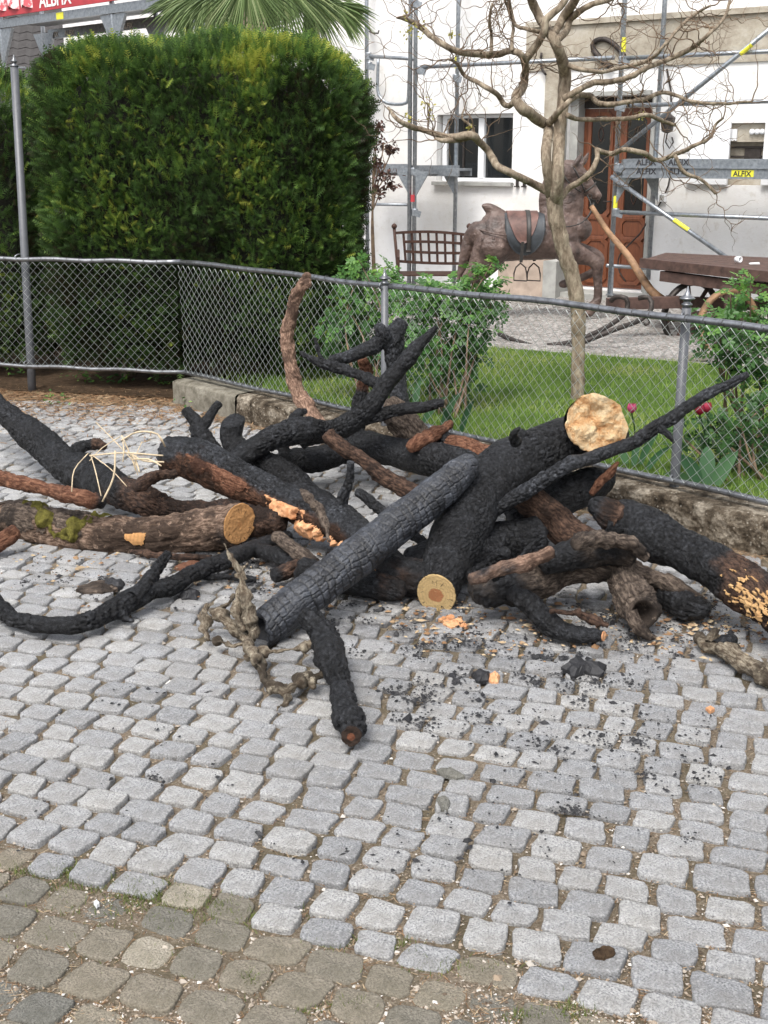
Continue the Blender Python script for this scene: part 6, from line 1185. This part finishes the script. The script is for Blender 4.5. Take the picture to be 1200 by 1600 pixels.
st = saddle_arc(np.linspace(819, 826, 3), lambda x: 371, lambda x: 41, lambda t: math.radians(118), M['strap'], 'girth_strap', .006)
for (x, dy, k) in ((813, -.33, 0), (834, .02, 1)):
    t0, t1 = py_(x+4-4*k, 378 if k == 0 else 398, YH+dy), py_(x+1, 410 if k == 0 else 408, YH+dy); MB().bar(t0, t1, .03, .012, up=(0, 1, 0)).build('stirrup_strap', M['strap'], hs)
    pts = [py_(x+dx, 411+dz, YH+dy) for dx, dz in ((0, 0), (-7, 7), (-10, 16), (-10, 27), (10, 28), (10, 17), (8, 7), (0, 0))]; MB().tube(pts, .007, 6, cap=False).build('stirrup', M['black_iron'], hs, smooth=True)
for pl in ([(893, 262, -.14), (900, 275, -.145), (912, 300, -.10)], [(872, 262, -.13), (885, 285, -.165), (905, 300, -.12)], [(910, 301, -.09), (925, 290, -.08), (930, 285, -.03)]):
    MB().tube(spline([py_(x, y, YH)+[0, dy, 0] for x, y, dy in pl], .03), .008, 6).build('bridle_strap', M['strap'], hs, smooth=True)
MB().tube(spline([py_(x, y, YH)+[0, dy, 0] for x, y, dy in ((915, 304, -.10), (920, 325, -.16), (905, 345, -.22), (880, 352, -.26), (870, 348, -.24))], .03), .006, 6).build('rein', M['strap'], hs, smooth=True)
MB().tube(spline([py_(x, y, YH)+[0, dy, 0] for x, y, dy in ((926, 316, -.07), (922, 330, -.08), (910, 345, -.08), (902, 344, -.06))], .03), .010, 6).build('rein', M['strap'], hs, smooth=True)
e = py_(909, 276, YH)+[0, -.135, 0]; MB().lathe(e, [(.004, .0), (.02, .006), (.024, .016), (.014, .026)], 12, (0, -1, .1)).build('eye', M['glass'], hs, smooth=True)
MB().tube(spline([e+[-.03, -.008, .01], e+[0, -.02, .035], e+[.035, -.0, .01]], .01), .007, 6).build('eyebrow', M['horse'], hs, smooth=True)
c = py_(919, 306, YH)+[0, -.09, 0]; MB().tube([c+[.022*math.cos(a), 0, .022*math.sin(a)] for a in np.linspace(0, 6.28, 14)], .005, 5, cap=False).build('bit_ring', M['black_iron'], hs, smooth=True)
for x, y in ((768, 345), (790, 362), (762, 368)):
    pass
mb = MB(); mb.tube(spline([py_(x, y, YH)+[0, dy, 0] for x, y, dy in ((744, 357, -.10), (765, 362, -.225), (788, 366, -.235))], .03), .008, 6); mb.build('harness_band', M['horse'], hs, smooth=True)
for x in (752, 768):
    c = py_(x, 368, YH)+[0, -.20 if x < 760 else -.235, 0]; MB().lathe(c-[0, 0, .10], [(.028, 0), (.016, .05), (.012, .07), (.018, .08), (.008, .1)], 10).build('tassel', M['horse'], hs, smooth=True)
# ------------------------------------------------------------------ hand cart, shaft and old iron runners
ct = thing('old_cart', pz(1150, 530, .08), 'old red-brown wooden flat cart with iron-tyred wheels at the right edge', 'cart')
A_, B_, C_, D_ = py_(1006, 405, 11.4), py_(1260, 428, 9.9), py_(1300, 402, 11.3), py_(1040, 400, 12.2)
zc = .72
for v_ in (A_, B_, C_, D_): v_[2] = zc
for k in range(6):
    t0, t1 = k/6, (k+1)/6-.008; q = [A_+(D_-A_)*t0, B_+(C_-B_)*t0, B_+(C_-B_)*t1, A_+(D_-A_)*t1]; MB().quadbox([x+[0, 0, -.03] for x in q]+[x for x in q]).build('deck_plank', M['cart'], ct)
ab = (B_-A_)/np.linalg.norm(B_-A_); nn2 = np.array([ab[1], -ab[0], 0])
MB().bar(A_+nn2*.03+[0, 0, -.03], B_+nn2*.03+[0, 0, -.04], .05, .085).build('side_board', M['cart'], ct)
MB().bar(A_*.86+B_*.14+[0, 0, -.13], B_+[0, .1, -.16], .09, .09).build('under_beam', M['cart'], ct); MB().bar(D_*.7+C_*.3+[0, 0, -.10], C_+[0, 0, -.1], .08, .12).build('under_beam', M['cart'], ct)
MB().bar(A_*.4+B_*.6+nn2*.1+[0, 0, -.2], D_*.4+C_*.6+[0, 0, -.2], .1, .1).build('bolster', M['cart'], ct)
def wheel(px, pyc, Y, R_, ang, m):
    c = py_(px, pyc, Y); ax = np.array([math.sin(ang), -math.cos(ang), 0]); s_ = np.array([math.cos(ang), math.sin(ang), 0]); z = np.array([0, 0, 1.])
    V, F = [], []; n = 40
    for k in range(n):
        a = 2*math.pi*k/n; o_ = s_*math.cos(a)+z*math.sin(a); V += [c+o_*(R_)-ax*.03, c+o_*R_+ax*.03, c+o_*(R_-.035)+ax*.026, c+o_*(R_-.035)-ax*.026]
    for k in range(n):
        a, b = 4*k, 4*((k+1) % n); F += [(a+j, b+j, b+(j+1) % 4, a+(j+1) % 4) for j in range(4)]
    wh = part('wheel', V, F, M[m], ct); MB().lathe(c-ax*.07, [(.03, 0), (.05, .02), (.055, .07), (.05, .12), (.03, .14)], 12, ax).build('hub', M['cart'], wh, smooth=True)
    for k in range(8): a = 2*math.pi*k/8+.2; o_ = s_*math.cos(a)+z*math.sin(a); MB().bar(c+o_*.04, c+o_*(R_-.03), .03, .022, up=ax).build('spoke', M['cart'], wh)
wheel(1080, 492, 11.1, .30, .35, 'black_iron'); wheel(1137, 505, 10.3, .29, .35, 'shaft'); wheel(1200, 470, 11.6, .34, .35, 'cart'); wheel(1262, 490, 10.6, .30, .35, 'cart')
MB().bar(py_(1080, 490, 11.1), py_(1137, 503, 10.3), .05, .05).build('axle', M['cart'], ct); MB().bar(py_(1040, 470, 11.2), py_(1220, 478, 11.0), .09, .09).build('perch_pole', M['cart'], ct)
for (x, y, s_) in ((1153, 407, 0),):
    p = py_(x, y, 10.9); p[2] = zc+.035; tag(MB().lathe(p+[0, 0.05, 0], [(.028, 0), (.028, .05), (.018, .05), (.018, 0)], 14, (.5, -1, .1)).build('white_roll', M['white_paint'], smooth=True), 'small white roll standing on the cart deck', 'roll')
bark_p = py_(1178, 413, 10.9); tag(MB().quadbox([bark_p+np.array(v_)*[1, 1, 1] for v_ in ((-.04, -.02, 0), (.05, -.01, 0), (.05, .02, .0), (-.04, .03, 0), (-.035, -.015, .012), (.045, -.01, .018), (.045, .015, .018), (-.03, .025, .012))]).build('white_scrap', M['white_paint']), 'white scrap lying on the cart deck right of the roll', 'scrap')
sh = spline([py_(x, y, Y) for x, y, Y in ((924, 322, 11.9), (950, 362, 11.8), (980, 398, 11.65), (1002, 432, 11.5), (1018, 455, 11.4), (1034, 468, 11.35))], .05)
tag(MB().tube(sh, np.linspace(.024, .042, len(sh)), 10).build('wooden_shaft', M['shaft'], smooth=True), 'worn wooden cart shaft slanting up in front of the door', 'shaft')
rn = thing('iron_runners', pz(930, 530, .08), 'old curled iron sledge runners lying on the gravel behind the lawn', 'iron runners')
for pts in ([(855, 540, 10.4), (890, 535, 10.4), (930, 520, 10.5), (965, 500, 10.6), (980, 482, 10.7), (978, 466, 10.7), (962, 464, 10.75), (955, 470, 10.8)], [(780, 522, 10.9), (810, 534, 10.6), (855, 545, 10.4), (900, 538, 10.3), (960, 515, 10.3), (1000, 500, 10.4), (1018, 482, 10.4), (1014, 465, 10.45), (998, 466, 10.5)], [(1000, 498, 10.4), (1010, 495, 10.4), (1015, 503, 10.4), (1009, 508, 10.4), (1005, 503, 10.4)]):
    MB().tube(spline([py_(*q) for q in pts], .05), .022 if len(pts) > 5 else .01, 8).build('runner', M['black_iron'], rn, smooth=True)
MB().bar(py_(948, 475, 10.9), py_(1060, 472, 10.9), .09, .10).build('cross_beam', M['cart'], rn)
for (x, y, s_, lb) in ((1090, 560, .12, 'dark stone at the gravel edge behind the near fence post'), (905, 495, .1, 'stone on the gravel before the horse'), (1000, 478, .13, 'flat stone on the gravel by the curled runners'), (760, 400, .1, 'stone at the wall foot behind the bench')):
    c = pz(x, y, .09); a = np.linspace(0, 6.28, 12, endpoint=False); V = [c+[0, 0, s_*.5]]
    for q, z in ((.6, .42), (1, .2), (1, -.05)): V += [c+[math.cos(t)*s_*q*(1+.2*math.sin(t*3)), math.sin(t)*s_*.7*q, s_*z] for t in a]
    part_ = part('field_stone', V, [(0, 1+k, 1+(k+1) % 12) for k in range(12)]+[(1+12*i+k, 1+12*(i+1)+k, 1+12*(i+1)+(k+1) % 12, 1+12*i+(k+1) % 12) for i in range(2) for k in range(12)], M['sandstone'], None, attrs={'tone': np.full(37, .3)}); tag(part_, lb, 'stone')
